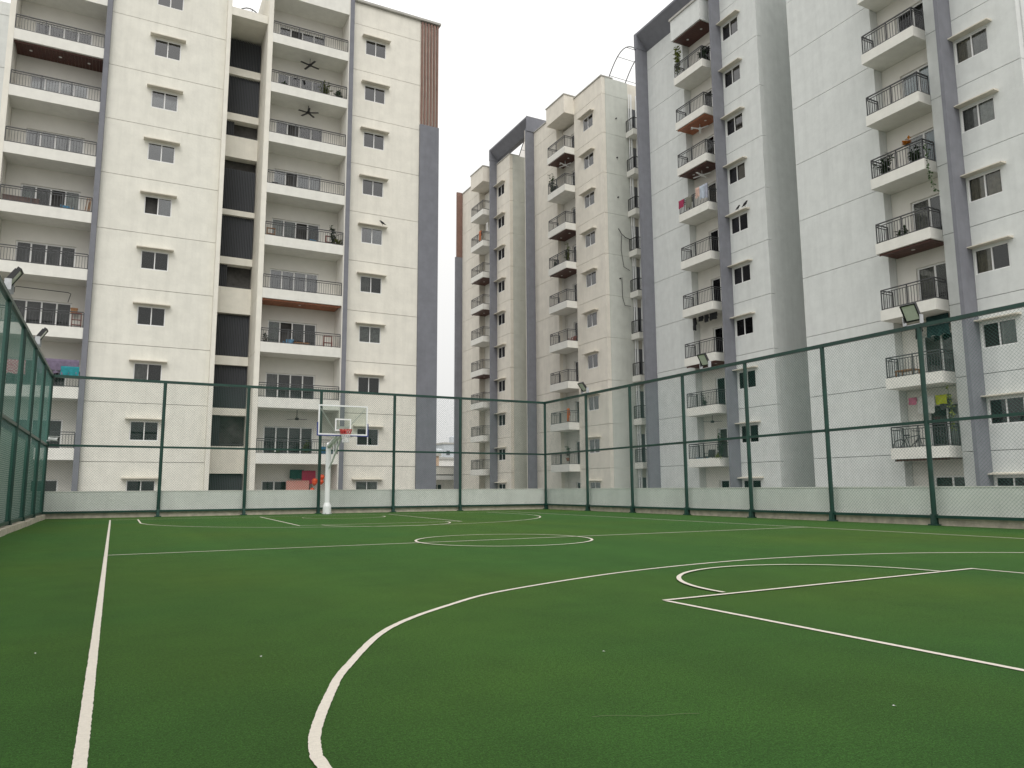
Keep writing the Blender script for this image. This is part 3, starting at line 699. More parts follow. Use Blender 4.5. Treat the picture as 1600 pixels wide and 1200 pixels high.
for (u0, u1) in ((-67, -56.4), (-53.3, -41.93)): bx('coping', b, 'coping', u0, u1, -0.06, 1.0, zt, zt + 0.09)
# recess between the wings
bx('recess_back', b, 'plaster_c', -56.43, -53.2, 3.2, 10, B0, 29.8)
# portal hood: sloping soffit slab between the two fins
def hood(b, u0, u1, d, ztf, zw, back):
    o = ob('portal_hood', MB().prism([(-d, ztf - 0.14), (-d, ztf), (back, ztf), (back, zw + 0.15), (0.02, zw)], u0, u1).mesh('portal_hood', 'grey'), b)
    return o
hood(b, -58.975, -51.96, 0.68, 31.95, 31.0, 0.6)
bx('hood_cheek', b, 'grey', -51.955, -51.90, -0.74, 1.6, 30.62, 31.94)
canopy(b, -56.6, -53.0, 1.0, 8, 30.4, 1.5, 5)
canopy(b, -43.6, -38.6, 1.4, 6, 30.55, 2.0, 4, False)
wood2 = {8: 'wood', 6: 'wood', 5: 'wood'}
for k in range(-2, 10):
    s = cB + cP * k
    for (u0, u1, side) in ((-48.30, -45.71, 'r'), (-62.75, -60.11, 'l')):
        if k == 9:
            bx('balcony_roof', b, 'plaster_c', u0 - 0.05, u1 + 0.05, -0.9, 0.85, s + 0.05, 30.72); bx('coping', b, 'coping', u0 - 0.1, u1 + 0.1, -0.96, 0.9, 30.722, 30.80); continue
        o = balcony_box(b, u0, u1, dR, 0.85, 0, s, -0.16, 0.36)
        if side == 'r' and k in wood2: wood_ceiling(o, 0.08, u1 - u0 - 0.08, -0.8, 0.54, -0.162, 'wood', 2)
        if side == 'l' and k in (5, 6, 3): wood_ceiling(o, 0.08, u1 - u0 - 0.08, -0.8, 0.54, -0.162, 'wood', 1)
        back_wall(b, u0, u1, 0.55, s + 0.02, s + cP - 0.17, (u1 - 1.45, 1.4, 2.0)); door(b, u1 - 1.45, 0.55, s + 0.1, 1.4, 2.0, 2, random.choice(['c.', '..', 'o.', 'w.']))
# side face of the right wing: fields and service balconies
for k in range(-2, 10):
    z0 = cB + cP * k; z1 = min(z0 + cP, zt)
    bx('wall_panel', b, 'plaster_side_shade', -41.995, -41.955, 0.31, 2.3, z0 + 0.008, z1 - 0.008)
    bx('wall_panel', b, 'plaster_side_shade', -56.418, -56.385, 0.31, 3.19, z0 + 0.006, z1 - 0.006)
sv = MB().box(0, 0.9, 0, 1.5, 0, 0.42).mesh('service_balcony', 'slab')
svr = MB(); rail_run(svr, (0.86, 0.06, 0.42), (0.86, 1.45, 0.42), 0.9, False); rail_run(svr, (0.02, 0.06, 0.42), (0.86, 0.06, 0.42), 0.9, False); svr = svr.mesh('railing', 'rail')
svd = MB().box(0, 0.03, 0.25, 0.95, 0.45, 2.4).mesh('service_door', 'louvre')
for k in range(-1, 9):
    o = ob('service_balcony', sv, b, (-41.95, 2.05, cB + cP * k - 0.05)); ob('railing', svr, o); ob('service_door', svd, o)
for i, yy in enumerate((2.28, 2.40, 2.52, 2.9)): ob('drain_pipe', MB().tube([(-41.82 + 0.05 * (i % 2), yy, B0), (-41.82 + 0.05 * (i % 2), yy, 29.6)], 0.04 if i < 3 else 0.06, 8).mesh('drain_pipe', 'hoopw'), b)
for k in (8, 7, 6, 4): ob('vent_stub', MB().tube([(-41.96, 1.2, cB + cP * k + 1.3), (-41.86, 1.2, cB + cP * k + 1.29)], 0.05, 10).mesh('vent_stub', 'black'), b)
ob('cable_loop', MB().tube([(-41.7, 1.0, 19.1), (-41.8, 1.35, 18.75), (-41.85, 1.7, 18.6), (-41.85, 2.1, 18.5)], 0.03, 6).mesh('cable_loop', 'black'), b)
ob('cable_loop', MB().tube([(-41.85, 1.35, 18.7), (-41.85, 1.3, 17.6), (-41.85, 1.5, 16.4), (-41.85, 2.0, 16.2)], 0.02, 6).mesh('cable_loop', 'black'), b)
ob('cable_loop', MB().tube([(-41.85, 1.3, 15.6), (-41.85, 1.3, 14.2), (-41.85, 1.5, 13.6), (-41.85, 2.0, 13.6)], 0.02, 6).mesh('cable_loop', 'black'), b)

# T3: far wing of the right tower
b = BT3; eB, eP, zt = 2.24, 2.998, 30.62
tower_core(b, -38.3, -34.51, 0, zt, 'plaster_d'); tower_core(b, -34.50, -31.89, 0.5, zt, 'plaster_in', 13.5); tower_core(b, -31.88, -28.34, 0, 33, 'plaster_d')
bay(b, -38.1, -34.51, 0, eB, eP, range(-2, 10), zt, 'plaster_d')
bay(b, -31.08, -28.30, 0, eB, eP, range(-2, 11), 33, 'plaster_d', -31.02, {9: 's.', 8: '.x', 7: '.b', 6: 'cb', 5: '.r', 4: '.w', 3: '..', 2: 'ssx', 1: 'ww', 0: '..', -1: '..'}, {k: 1 if k > 2 else 0 for k in range(-2, 11)})
bx('fin', b, 'grey', -31.20, -31.085, -0.78, 0.3, B0, 33)
bx('side_wall', b, 'plaster_d', -31.88, -31.205, 0, 0.31, B0, 33)
bx('fin', b, 'grey', -38.35, -38.105, -0.85, 0.3, B0, 30.6)
bx('side_wall', b, 'plaster_d', -39.1, -38.36, -0.25, 3, B0, 30.2)
hood(b, -38.10, -31.21, 0.87, 31.75, 30.64, 0.6)
bx('hood_cheek', b, 'grey', -38.37, -38.102, -0.88, 0.6, 30.63, 31.75)
wspec = {9: 'wood', 7: 'wood2', 6: 'wood', 2: 'wood'}
for k in range(-2, 10):
    s = eB + eP * k; u0, u1 = -34.50, -31.89
    if k == 9:
        o = bx('balcony_roof', b, 'plaster_d', u0 - 0.04, u1 + 0.04, -0.9, 0.8, s - 0.15, 30.45); wood_ceiling(b, u0 + 0.06, u1 - 0.06, -0.78, 0.49, s - 0.152, 'wood', 2)
        bx('coping', b, 'coping', u0 - 0.1, u1 + 0.1, -0.98, 0.0, 30.452, 30.6); continue
    o = balcony_box(b, u0, u1, 0.82, 0.8, 0, s, -0.16, 0.32, 0.88)
    if k in wspec: wood_ceiling(o, 0.08, u1 - u0 - 0.08, -0.72, 0.49, -0.162, wspec[k], 2)
    back_wall(b, u0, u1, 0.5, s + 0.02, s + eP - 0.17, (u1 - 1.5, 1.45, 2.0)); door(b, u1 - 1.5, 0.5, s + 0.1, 1.45, 2.0, 2, {7: 'g.', 5: 'ww', 4: '.w', 1: 'cw', 0: 'ow'}.get(k, '..'))
# T4: near wing, 0.85 m further forward
D4 = -0.85; fB, fP, zt4 = 2.25, 2.977, 33
def y4(y): return y + D4
tower_core(b, -25.38, -20.73, D4, zt4, 'plaster_d'); tower_core(b, -20.72, -18.21, D4 + 0.5, zt4, 'plaster_in', 13.5); tower_core(b, -18.20, -14.62, D4, zt4, 'plaster_d')
bay(b, -25.42, -20.73, D4, fB, fP, range(-2, 11), zt4, 'plaster_d')
bay(b, -18.20, -17.25, D4, fB, fP, range(-2, 11), zt4, 'plaster_d')
bay(b, -17.08, -14.60, D4, fB, fP, range(-2, 11), zt4, 'plaster_d', -17.03, {8: 'cb', 7: 'cb', 6: 'cb', 5: 'gc', 4: 'cw', 3: 'gg', 2: 'g.', 1: 'ow', 0: '..', -1: '..'}, 0, 0.98)
bx('fin', b, 'grey', -17.24, -17.085, D4 - 0.86, D4 + 0.3, B0, zt4)
bx('side_wall', b, 'plaster_d', -14.61, -14.55, D4 + 0.31, 8, B0, zt4)
bx('recess_back', b, 'plaster_d', -28.33, -25.39, 4.2, 10, B0, 33)
for k in range(-2, 10):
    s = fB + fP * k; u0, u1 = -20.72, -18.21
    o = balcony_box(b, u0, u1, 0.83, 0.8, D4, s, -0.22, 0.24, 0.9)
    if k == 3: wood_ceiling(o, 0.08, u1 - u0 - 0.08, -0.72, 0.49, -0.222, 'wood', 1)
    if k == 0: wood_ceiling(o, 0.08, u1 - u0 - 0.08, -0.72, 0.49, -0.222, 'wood', 1)
    back_wall(b, u0, u1, D4 + 0.5, s - 0.04, s + fP - 0.23, (u1 - 1.62, 1.58, 2.02)); door(b, u1 - 1.62, D4 + 0.5, s + 0.04, 1.58, 2.02, 2, {6: 'bb', 5: 'bb', 4: 'cb', 3: 'c.', 2: 'c.', 1: '..', 0: '.w'}.get(k, '..'))

# ------------------------------------------------------------------ far buildings in the gap
t = thing('low_building', 'low beige block with banded parapet in the gap between towers', 'building', (24, 74, GZ))
ob('wall', MB().box(-7, 8, 0, 10, 0, 5.85).mesh('wall', 'plaster_b'), t)
ob('roof_slab', MB().box(-7.3, 8.3, -1.2, 10, 5.851, 6.3).mesh('roof_slab', 'slab'), t)
ob('parapet', MB().box(-7.2, 8.2, -1.0, 10, 6.42, 7.2).mesh('parapet', 'plaster_b'), t)
ob('shadow_joint', MB().box(-7.1, 8.1, -0.8, 10, 6.301, 6.419).mesh('shadow_joint', 'louvre'), t)
ob('parapet_cap', MB().box(-7.25, 8.25, -1.05, 10, 7.201, 7.28).mesh('parapet_cap', 'coping'), t)
for u in (5.35, 5.85): ob('window', MB().box(u, u + 0.38, -0.03, 0.05, 4.4, 5.35).mesh('window', 'dark'), t)
M['hz1'] = mat('distant_haze_grey', (0.52, 0.55, 0.58), 0.9, 0.1, 0.3); M['hz2'] = mat('distant_white', (0.72, 0.71, 0.68), 0.9, 0.06, 0.3); M['hz3'] = mat('distant_brick', (0.5, 0.36, 0.26), 0.9, 0.1, 0.4)  # the distant grey has aerial haze mixed into its base colour
def far(label, x, y, w, h, m, nx, nz, dep=14):
    t = thing('distant_building', label, 'building', (x, y, GZ), group='distant buildings in the gap')
    ob('wall', MB().box(-w / 2, w / 2, 0, dep, 0, h).mesh('wall', m), t)
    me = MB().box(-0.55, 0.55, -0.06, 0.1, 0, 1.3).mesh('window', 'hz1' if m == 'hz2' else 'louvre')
    for i in range(nx):
        for k in range(nz): ob('window', me, t, (-w / 2 + (i + 0.5) * w / nx, 0, h - 3.2 - 3.3 * k))
    ob('roof', MB().box(-w / 2 - 0.3, w / 2 + 0.3, -0.3, dep, h, h + 0.5).mesh('roof', 'coping'), t)
    ob('water_tank', MB().tube([(-w / 5, 3, h + 0.5), (-w / 5, 3, h + 2.3), (-w / 5, 3, h + 2.6)], [1.1, 1.1, 0.5], 12).mesh('water_tank', 'hz1'), t)
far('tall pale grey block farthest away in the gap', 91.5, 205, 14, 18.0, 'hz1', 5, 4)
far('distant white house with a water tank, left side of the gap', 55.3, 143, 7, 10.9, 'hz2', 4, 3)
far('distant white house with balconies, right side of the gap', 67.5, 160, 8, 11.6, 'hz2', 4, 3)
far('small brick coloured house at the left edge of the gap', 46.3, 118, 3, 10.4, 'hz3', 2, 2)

# ------------------------------------------------------------------ things on the balconies
def at(b, u, y, z, extra=0.0): return tuple(W(b, u, y, z)), b.rotation_euler.z + extra
def fl_a(k): return aB + aP * k + 0.24
def fl_b(k): return bB + bP * k + 0.24
def fl_2(k): return cB + cP * k + 0.01
def fl_3(k): return eB + eP * k + 0.01
def fl_4(k): return fB + fP * k - 0.05
def fan(b, u, y, zc, label, m='black', drop=0.38, n=4, R=0.6, a0=0.3):
    loc, rz = at(b, u, y, zc - drop)
    t = thing('ceiling_fan', label, 'fan', loc, rz, 'balcony ceiling fans')
    ob('rod', MB().tube([(0, 0, 0.05), (0, 0, drop)], 0.018, 8).mesh('rod', m), t)
    ob('motor', MB().tube([(0, 0, -0.06), (0, 0, -0.03), (0, 0, 0.05), (0, 0, 0.09)], [0.05, 0.11, 0.11, 0.04], 14).mesh('motor', m), t)
    bl = MB().box(0.10, R, -0.065, 0.065, -0.008, 0.008).mesh('blade', m)
    for i in range(n): ob('blade', bl, t, (0, 0, 0.0), a0 + i * 2 * PI / n)
    return t
def plant(b, u, y, z, label, h=0.8, w=0.35, m='leaf', n=90, pot=True, seed=1, name='potted_plant', cat='plant'):
    h *= 1.15; w *= 1.2; n = int(n * 1.4)
    loc, rz = at(b, u, y, z); t = thing(name, label, cat, loc, rz, 'balcony plants'); rr = random.Random(seed)
    ph = 0.24 if pot else 0.02
    if pot: ob('pot', MB().tube([(0, 0, 0), (0, 0, ph - 0.04), (0, 0, ph - 0.04), (0, 0, ph)], [0.10, 0.14, 0.155, 0.155], 12).mesh('pot', 'terra'), t)
    st = MB(); lf = MB(); ns = max(3, n // 18)
    for i in range(ns):
        a = rr.uniform(0, 2 * PI); r = w * rr.uniform(0.1, 0.75); top = Vector((r * math.cos(a), r * math.sin(a) * 0.6, h * rr.uniform(0.6, 1.0)))
        mid = Vector((top.x * 0.35, top.y * 0.35, top.z * 0.55)); st.tube([(0, 0, ph - 0.02), mid, top], [0.012, 0.008, 0.004], 5)
        for j in range(n // ns):
            q = rr.uniform(0.3, 1.0); p = Vector((0, 0, ph)).lerp(mid, q * 2) if q < 0.5 else mid.lerp(top, q * 2 - 1)
            an = rr.uniform(0, 2 * PI); L = rr.uniform(0.11, 0.24); d = Vector((math.cos(an), math.sin(an), rr.uniform(-0.5, 0.7))).normalized()
            sd = d.cross(Vector((0, 0, 1))).normalized() * L * 0.3; e = p + d * L
            lf.quad(p, p + d * L * 0.5 + sd, e, p + d * L * 0.5 - sd)
    ob('stem', st.mesh('stem', 'leaf2'), t); ob('foliage', lf.mesh('foliage', m), t); return t
def vine(b, pts, label, m='leaf', seed=4, dens=38):
    loc, rz = at(b, *pts[0]); t = thing('hanging_vine', label, 'plant', loc, rz); rr = random.Random(seed)
    P = [Vector(p) - Vector(pts[0]) for p in pts]; ob('stem', MB().tube(P, 0.008, 5).mesh('stem', 'leaf2'), t); lf = MB()
    for a, c in zip(P[:-1], P[1:]):
        for j in range(int((c - a).length * dens)):
            p = a.lerp(c, rr.random()) + Vector((rr.gauss(0, 0.04), rr.gauss(0, 0.04), rr.gauss(0, 0.03)))
            d = Vector((rr.uniform(-1, 1), rr.uniform(-1, 1), rr.uniform(-1, 0.3))).normalized(); L = rr.uniform(0.07, 0.13); sd = d.orthogonal().normalized() * L * 0.35
            lf.quad(p, p + d * L * 0.5 + sd, p + d * L, p + d * L * 0.5 - sd)
    ob('foliage', lf.mesh('foliage', m), t); return t
def laundry(b, u, y, ztop, w, h, col, label, seed=1, name='hanging_cloth', check=None):
    rr = random.Random(seed); key = 'cloth%d_%d' % (seed, int(col[0] * 999)); m = cloth(key, col)
    if check:
        n, l = m.node_tree.nodes, m.node_tree.links; ck = n.new('ShaderNodeTexChecker'); ck.inputs['Scale'].default_value = 14
        ck.inputs['Color1'].default_value = (*col, 1); ck.inputs['Color2'].default_value = (*check, 1); tc = n.new('ShaderNodeTexCoord')
        l.new(tc.outputs['Object'], ck.inputs['Vector']); l.new(ck.outputs['Color'], n['Principled BSDF'].inputs['Base Color'])
    mb = MB(); nu, nv = max(6, int(w / 0.06)), 6
    for j in range(nv + 1):
        for i in range(nu + 1):
            q = j / nv; yy = 0.035 * q * math.sin(i * 1.3 + rr.random()) - 0.01
            mb.v.append((w * i / nu + 0.02 * q * math.sin(j + i), yy, -h * q * (1 + 0.05 * math.sin(i * 0.9 + seed))))
    for j in range(nv):
        for i in range(nu): a = j * (nu + 1) + i; mb.f.append((a, a + 1, a + nu + 2, a + nu + 1)); mb.mi.append(0)
    nb = len(mb.v); g = [(w * i / nu, 0.07, -h * 0.55) for i in range(nu + 1)]; top = [(w * i / nu, 0.03, 0.012) for i in range(nu + 1)]
    mb.v += top + g
    for i in range(nu):
        mb.f.append((i, i + 1, nb + i + 1, nb + i)); mb.f.append((nb + i, nb + i + 1, nb + nu + 1 + i + 1, nb + nu + 1 + i)); mb.mi += [0, 0]
    loc, rz = at(b, u, y, ztop); o = ob(name, mb.mesh(name, m, smooth=True), None, loc, rz)
    return tag(o, label, 'laundry', 'laundry on the balconies')
def chair(b, u, y, z, label, m, rot=0.0):
    loc, rz = at(b, u, y, z, rot); t = thing('plastic_chair', label, 'chair', loc, rz, 'balcony chairs')
    ob('seat', MB().box(-0.22, 0.22, -0.21, 0.21, 0.40, 0.44).mesh('seat', m), t)
    ob('backrest', MB().prism([(0.19, 0.44), (0.215, 0.44), (0.29, 0.84), (0.265, 0.84)], -0.21, 0.21).mesh('backrest', m), t)
    for sx in (-1, 1):
        ob('armrest', MB().box(sx * 0.25 - 0.025, sx * 0.25 + 0.025, -0.2, 0.24, 0.62, 0.65).box(sx * 0.25 - 0.02, sx * 0.25 + 0.02, -0.2, -0.16, 0.0, 0.62).mesh('armrest', m), t)
        for sy in (-1, 1): ob('leg', MB().tube([(sx * 0.19, sy * 0.18, 0.4), (sx * 0.23, sy * 0.23, 0)], 0.02, 6).mesh('leg', m), t)
    return t
def table(b, u, y, z, label, m='timber'):
    loc, rz = at(b, u, y, z); t = thing('side_table', label, 'table', loc, rz)
    ob('table_top', MB().box(-0.42, 0.42, -0.25, 0.25, 0.56, 0.60).mesh('table_top', m), t)
    for sx in (-1, 1):
        for sy in (-1, 1): ob('leg', MB().box(sx * 0.38 - 0.02, sx * 0.38 + 0.02, sy * 0.21 - 0.02, sy * 0.21 + 0.02, 0, 0.56).mesh('leg', m), t)
def rack(b, u, y, z, label, w=0.42, h=0.95, n=3, m='timber'):
    loc, rz = at(b, u, y, z); t = thing('shelf_rack', label, 'shelf', loc, rz, 'balcony shelf racks')
    for sx in (-1, 1): ob('upright', MB().prism([(-0.16, 0), (-0.12, 0), (-0.02, h), (-0.05, h)], sx * w / 2 - 0.02, sx * w / 2 + 0.02).prism([(0.16, 0), (0.12, 0), (0.02, h), (0.05, h)], sx * w / 2 - 0.02, sx * w / 2 + 0.02).mesh('upright', m), t)
    for i in range(n): ob('shelf', MB().box(-w / 2 - 0.03, w / 2 + 0.03, -0.15 + 0.035 * i, 0.15 - 0.035 * i, 0.12 + i * (h - 0.2) / n, 0.15 + i * (h - 0.2) / n).mesh('shelf', m), t)
    ob('top_board', MB().box(-w / 2 - 0.03, w / 2 + 0.03, -0.07, 0.07, h, h + 0.025).mesh('top_board', m), t)
def crate(b, u, y, z, label, w, d, h, m, name='storage_box'):
    loc, rz = at(b, u, y, z); t = thing(name, label, 'box', loc, rz)
    ob('body', MB().box(-w / 2, w / 2, -d / 2, d / 2, 0, h - 0.05).mesh('body', m), t); ob('lid', MB().box(-w / 2 - 0.015, w / 2 + 0.015, -d / 2 - 0.015, d / 2 + 0.015, h - 0.049, h).mesh('lid', m), t)
def crow(b, u, y, z, label, face=1, s=1.0):
    loc, rz = at(b, u, y, z); t = thing('crow', label, 'bird', loc, rz + (0 if face > 0 else PI), 'crows on sunshades')
    ob('body', MB().tube([(-0.22 * s, 0, 0.07 * s), (-0.13 * s, 0, 0.10 * s), (-0.02 * s, 0, 0.15 * s), (0.07 * s, 0, 0.2 * s), (0.11 * s, 0, 0.25 * s), (0.15 * s, 0, 0.265 * s), (0.22 * s, 0, 0.25 * s)], [0.012 * s, 0.03 * s, 0.065 * s, 0.06 * s, 0.042 * s, 0.035 * s, 0.006 * s], 10).mesh('body', 'crow', smooth=True), t)
    for sy in (-1, 1): ob('leg', MB().tube([(0, sy * 0.025 * s, 0.1 * s), (0.01, sy * 0.025 * s, 0)], 0.006 * s, 5).mesh('leg', 'crow'), t)
def bike(b, u, y, z, label):
    loc, rz = at(b, u, y, z); t = thing('bicycle', label, 'bicycle', loc, rz)
    for x in (-0.5, 0.5):
        w = ob('wheel', MB().tube([(x + 0.33 * math.cos(a), 0, 0.33 + 0.33 * math.sin(a)) for a in [i * 2 * PI / 28 for i in range(29)]], 0.02, 6, cap=False).mesh('wheel', 'black'), t)
        sp = MB()
        for i in range(10): a = i * PI / 5; sp.tube([(x, 0, 0.33), (x + 0.32 * math.cos(a), 0, 0.33 + 0.32 * math.sin(a))], 0.003, 3, cap=False)
        ob('spokes', sp.mesh('spokes', 'steel'), w)
    f = MB()
    for p, q in (((-0.5, 0, 0.33), (-0.05, 0, 0.3)), ((-0.05, 0, 0.3), (-0.2, 0, 0.78)), ((-0.2, 0, 0.72), (0.36, 0, 0.8)), ((0.38, 0, 0.72), (-0.05, 0, 0.3)), ((-0.5, 0, 0.33), (-0.19, 0, 0.72)), ((0.5, 0, 0.33), (0.34, 0, 0.92))): f.tube([p, q], 0.018, 6)
    ob('frame', f.mesh('frame', 'rail'), t)
    ob('saddle', MB().box(-0.32, -0.08, -0.06, 0.06, 0.8, 0.85).mesh('saddle', 'black'), t)
    ob('handlebar', MB().tube([(0.25, -0.27, 0.98), (0.34, -0.1, 0.97), (0.34, 0.1, 0.97), (0.25, 0.27, 0.98)], 0.016, 6).mesh('handlebar', 'black'), t)
def poles(b, u, y, z, label, n=7, h=1.6, m='timber', seed=2):
    loc, rz = at(b, u, y, z); t = thing('pole_bundle', label, 'poles', loc, rz); rr = random.Random(seed)
    for i in range(n):
        x = rr.uniform(-0.12, 0.12); ob('pole', MB().tube([(x * 1.8, rr.uniform(-0.1, 0.05), 0), (x + 0.1, 0.16, h * rr.uniform(0.75, 1.0))], 0.018, 6).mesh('pole', m), t)

blue_p = mat('blue_plastic', (0.03, 0.17, 0.30), 0.45); red_p = mat('red_brown', (0.22, 0.07, 0.05), 0.7, 0.2, 8); greyb = mat('dull_brown', (0.13, 0.095, 0.085), 0.9, 0.15, 6)
M['bluep'] = blue_p; M['redp'] = red_p; M['greyb'] = greyb
# left tower, left column
crate(BT1, -5.0, 0.05, fl_a(4), 'long brown covered bench behind the railing, left tower left column', 1.5, 0.4, 0.72, 'greyb', 'covered_bench')
chair(BT1, -3.1, 0.35, fl_a(4), 'bright blue plastic chair on a left column balcony of the left tower', 'bluep', 0.3)
poles(BT1, -2.2, 0.5, fl_a(4), 'bundle of bamboo sticks in a balcony corner beside the blue chair')
rack(BT1, -2.3, 0.6, fl_a(2), 'red brown folding rack on the balcony above the hung sheets', 0.4, 1.25, 4, 'redp')
crate(BT1, -2.45, 0.95, fl_a(2) + 1.3, 'cardboard box on top of the red brown rack', 0.3, 0.2, 0.28, 'timber', 'cardboard_box')
laundry(BT1, -3.75, -0.23, fl_a(1) + 1.72, 1.75, 0.72, (0.16, 0.13, 0.19), 'dull purple bedsheet hanging at the left tower balcony', 11)
laundry(BT1, -2.75, -0.27, fl_a(1) + 1.38, 0.78, 0.50, (0.02, 0.22, 0.25), 'teal cloth hung below the purple bedsheet', 12)
laundry(BT1, -5.1, -0.27, fl_a(1) + 1.55, 0.9, 0.65, (0.55, 0.42, 0.42), 'pink and white patterned cloth seen through the left fence', 13, check=(0.42, 0.06, 0.10))
ob_ = MB().tube([(-5.0, -0.02, 1.35), (-5.0, 0, 1.6), (-4.95, 0, 1.66), (-2.75, 0, 1.60), (-2.62, 0, 1.55), (-2.66, 0, 1.36), (-2.72, 0, 1.1)], 0.018, 6)
loc, rz = at(BT1, 0, 0.5, fl_a(2) + 0.66); tag(ob('loose_cable', ob_.mesh('loose_cable', 'black'), None, loc, rz), 'black cable looped across a balcony ceiling, left tower', 'cable')
# left tower, right column
fan(BT1, 8.75, 0.25, bB + bP * 8 + 0.06, 'upper black ceiling fan in the right column of the left tower', 'black', 0.42)
fan(BT1, 8.75, 0.25, bB + bP * 7 + 0.06, 'lower of the two black ceiling fans high on the left tower', 'black', 0.42, 5, 0.6, 0.8)
fan(BT1, 8.7, 0.3, bB + bP * 1 + 0.06, 'black three blade fan just left of the backboard', 'black', 0.5, 3)
plant(BT1, 9.6, -0.1, fl_b(7), 'leafy green bush above the railing below the upper fan', 1.25, 0.42, 'leafy', 160, seed=2)
plant(BT1, 10.4, -0.15, fl_b(7), 'climbing green plant at the right end beside the grey fin', 1.05, 0.4, 'leaf', 170, seed=3)
plant(BT1, 7.2, -0.2, fl_b(7), 'thin stemmed plant at the left end below the upper fan', 0.8, 0.4, 'leaf', 60, seed=4)
rack(BT1, 6.85, 0.0, fl_b(4), 'small honey coloured wooden stand at a balcony left end', 0.42, 0.95)
crate(BT1, 7.55, 0.0, fl_b(4) + 0.0, 'low maroon box beside the honey coloured stand', 0.5, 0.3, 0.42, 'redp')
chair(BT1, 9.4, 0.3, fl_b(4), 'pale blue chair in front of the open dark balcony door', 'bluep', 0.2)
rack(BT1, 10.25, 0.2, fl_b(4), 'dark plant stand at the right end beside the open door', 0.5, 1.05, 3, 'redp')
plant(BT1, 10.35, -0.1, fl_b(4), 'tall spiky plant on the balcony with the honey coloured stand', 1.55, 0.32, 'leaf2', 120, seed=5)
plant(BT1, 10.6, -0.25, fl_b(4), 'bushy low plant in the corner against the grey fin', 0.75, 0.42, 'leafy', 140, seed=6)
table(BT1, 8.75, 0.15, fl_b(2), 'small wooden table below the timber balcony ceiling')
chair(BT1, 8.1, 0.3, fl_b(2), 'blue chair beside the small wooden table', 'bluep', -0.4)
rack(BT1, 10.25, 0.1, fl_b(2), 'dark wooden rack at the right end below the timber ceiling', 0.45, 1.1, 3, 'redp')
plant(BT1, 6.75, -0.2, fl_b(2), 'slim potted plant at the left end below the timber ceiling', 0.95, 0.25, 'leaf2', 60, seed=7)
plant(BT1, 9.15, -0.25, fl_b(0), 'yellow green leafy plant behind the fence left of the pole', 1.0, 0.35, 'leafy', 130, seed=8)
plant(BT1, 7.4, -0.3, fl_b(0), 'low green plants along the railing behind the fence', 0.55, 0.5, 'leaf', 90, seed=9)
chair(BT1, 10.35, 0.1, fl_b(0), 'blue chair on the balcony directly behind the hoop pole', 'bluep', 0.5)
crate(BT1, 7.0, 0.25, fl_b(5), 'dark bag leaning on the balcony railing, left tower right column', 0.3, 0.25, 0.75, 'black', 'dark_bag')
laundry(BT1, 8.3, 0.55, fl_b(-1) + 1.95, 1.25, 1.7, (0.62, 0.22, 0.18), 'red and white checked cloth low behind the parapet', 21, check=(0.65, 0.42, 0.36))
laundry(BT1, 9.15, 0.60, fl_b(-1) + 2.5, 0.75, 0.75, (0.45, 0.04, 0.10), 'crimson cloth above the checked cloth', 22)
laundry(BT1, 8.5, 0.66, fl_b(-1) + 2.55, 0.75, 0.5, (0.02, 0.09, 0.075), 'dark green cloth beside the crimson cloth', 23)
loc, rz = at(BT1, 9.86, -0.2, fl_b(-1) + 1.95); t = thing('balloon_cluster', 'cluster of orange red balloons behind the parapet left of the pole', 'balloons', loc, rz)
M['balloon'] = mat('balloon_orange', (0.62, 0.07, 0.015), 0.3)
rr = random.Random(4)
for i in range(9):
    c = Vector((rr.uniform(-0.3, 0.28), rr.uniform(-0.1, 0.1), rr.uniform(-0.25, 0.3)))
    if i > 6: c = Vector((-0.3, 0, -0.42 - 0.12 * (i - 6)))
    r = 0.14
    ob('balloon', MB().tube([c + Vector((0, 0, -r * 1.15)), c + Vector((0, 0, -r * 0.9)), c + Vector((0, 0, -r * 0.3)), c + Vector((0, 0, r * 0.35)), c + Vector((0, 0, r * 0.85)), c + Vector((0, 0, r * 1.05))], [0.015, r * 0.45, r * 0.95, r, r * 0.6, 0.02], 12).mesh('balloon', 'balloon', smooth=True), t)
crow(BT1, 13.25, -0.3, bB + bP * 4 + 1.16 + WH + 0.15, 'crow perched on a sunshade of the left tower', -1)
# right tower, far wing
fan(BT3, -33.1, -0.1, eB + eP * 7 - 0.2, 'white ceiling fan under the orange timber balcony ceiling', 'hoopw', 0.3, 3)
fan(BT3, -33.1, -0.1, eB + eP * 6 - 0.2, 'white fan under the dark timber ceiling above the laundry', 'hoopw', 0.3, 4)
fan(BT3, -33.1, -0.1, eB + eP * 1 - 0.16, 'dark three blade fan on a low balcony behind the right fence', 'black', 0.4, 3)
plant(BT3, -34.35, -0.6, fl_3(8), 'straggly climbing plant at the left end of the topmost balcony', 2.3, 0.35, 'leafy', 150, seed=12)
plant(BT3, -32.15, -0.5, fl_3(8), 'dense dark plant at the right end of the topmost balcony', 1.1, 0.4, 'leaf2', 170, seed=13)
for i, (u, w, h, c, lab) in enumerate(((-34.5, 0.5, 0.5, (0.30, 0.03, 0.08), 'crimson towel over the railing of the laundry balcony'), (-33.85, 0.55, 0.75, (0.16, 0.16, 0.13), 'olive grey cloth over the laundry balcony railing'), (-32.95, 0.4, 0.6, (0.52, 0.36, 0.30), 'pale peach cloth on the laundry balcony railing'), (-32.6, 0.45, 0.8, (0.40, 0.45, 0.52), 'pale blue shirt on the laundry balcony railing'), (-32.25, 0.33, 0.85, (0.30, 0.32, 0.38), 'grey blue garment at the right end of the laundry railing'))):
    laundry(BT3, u, -0.80, fl_3(5) + 1.19 + (0.25 if i > 1 else 0), w, h, c, lab, 31 + i)
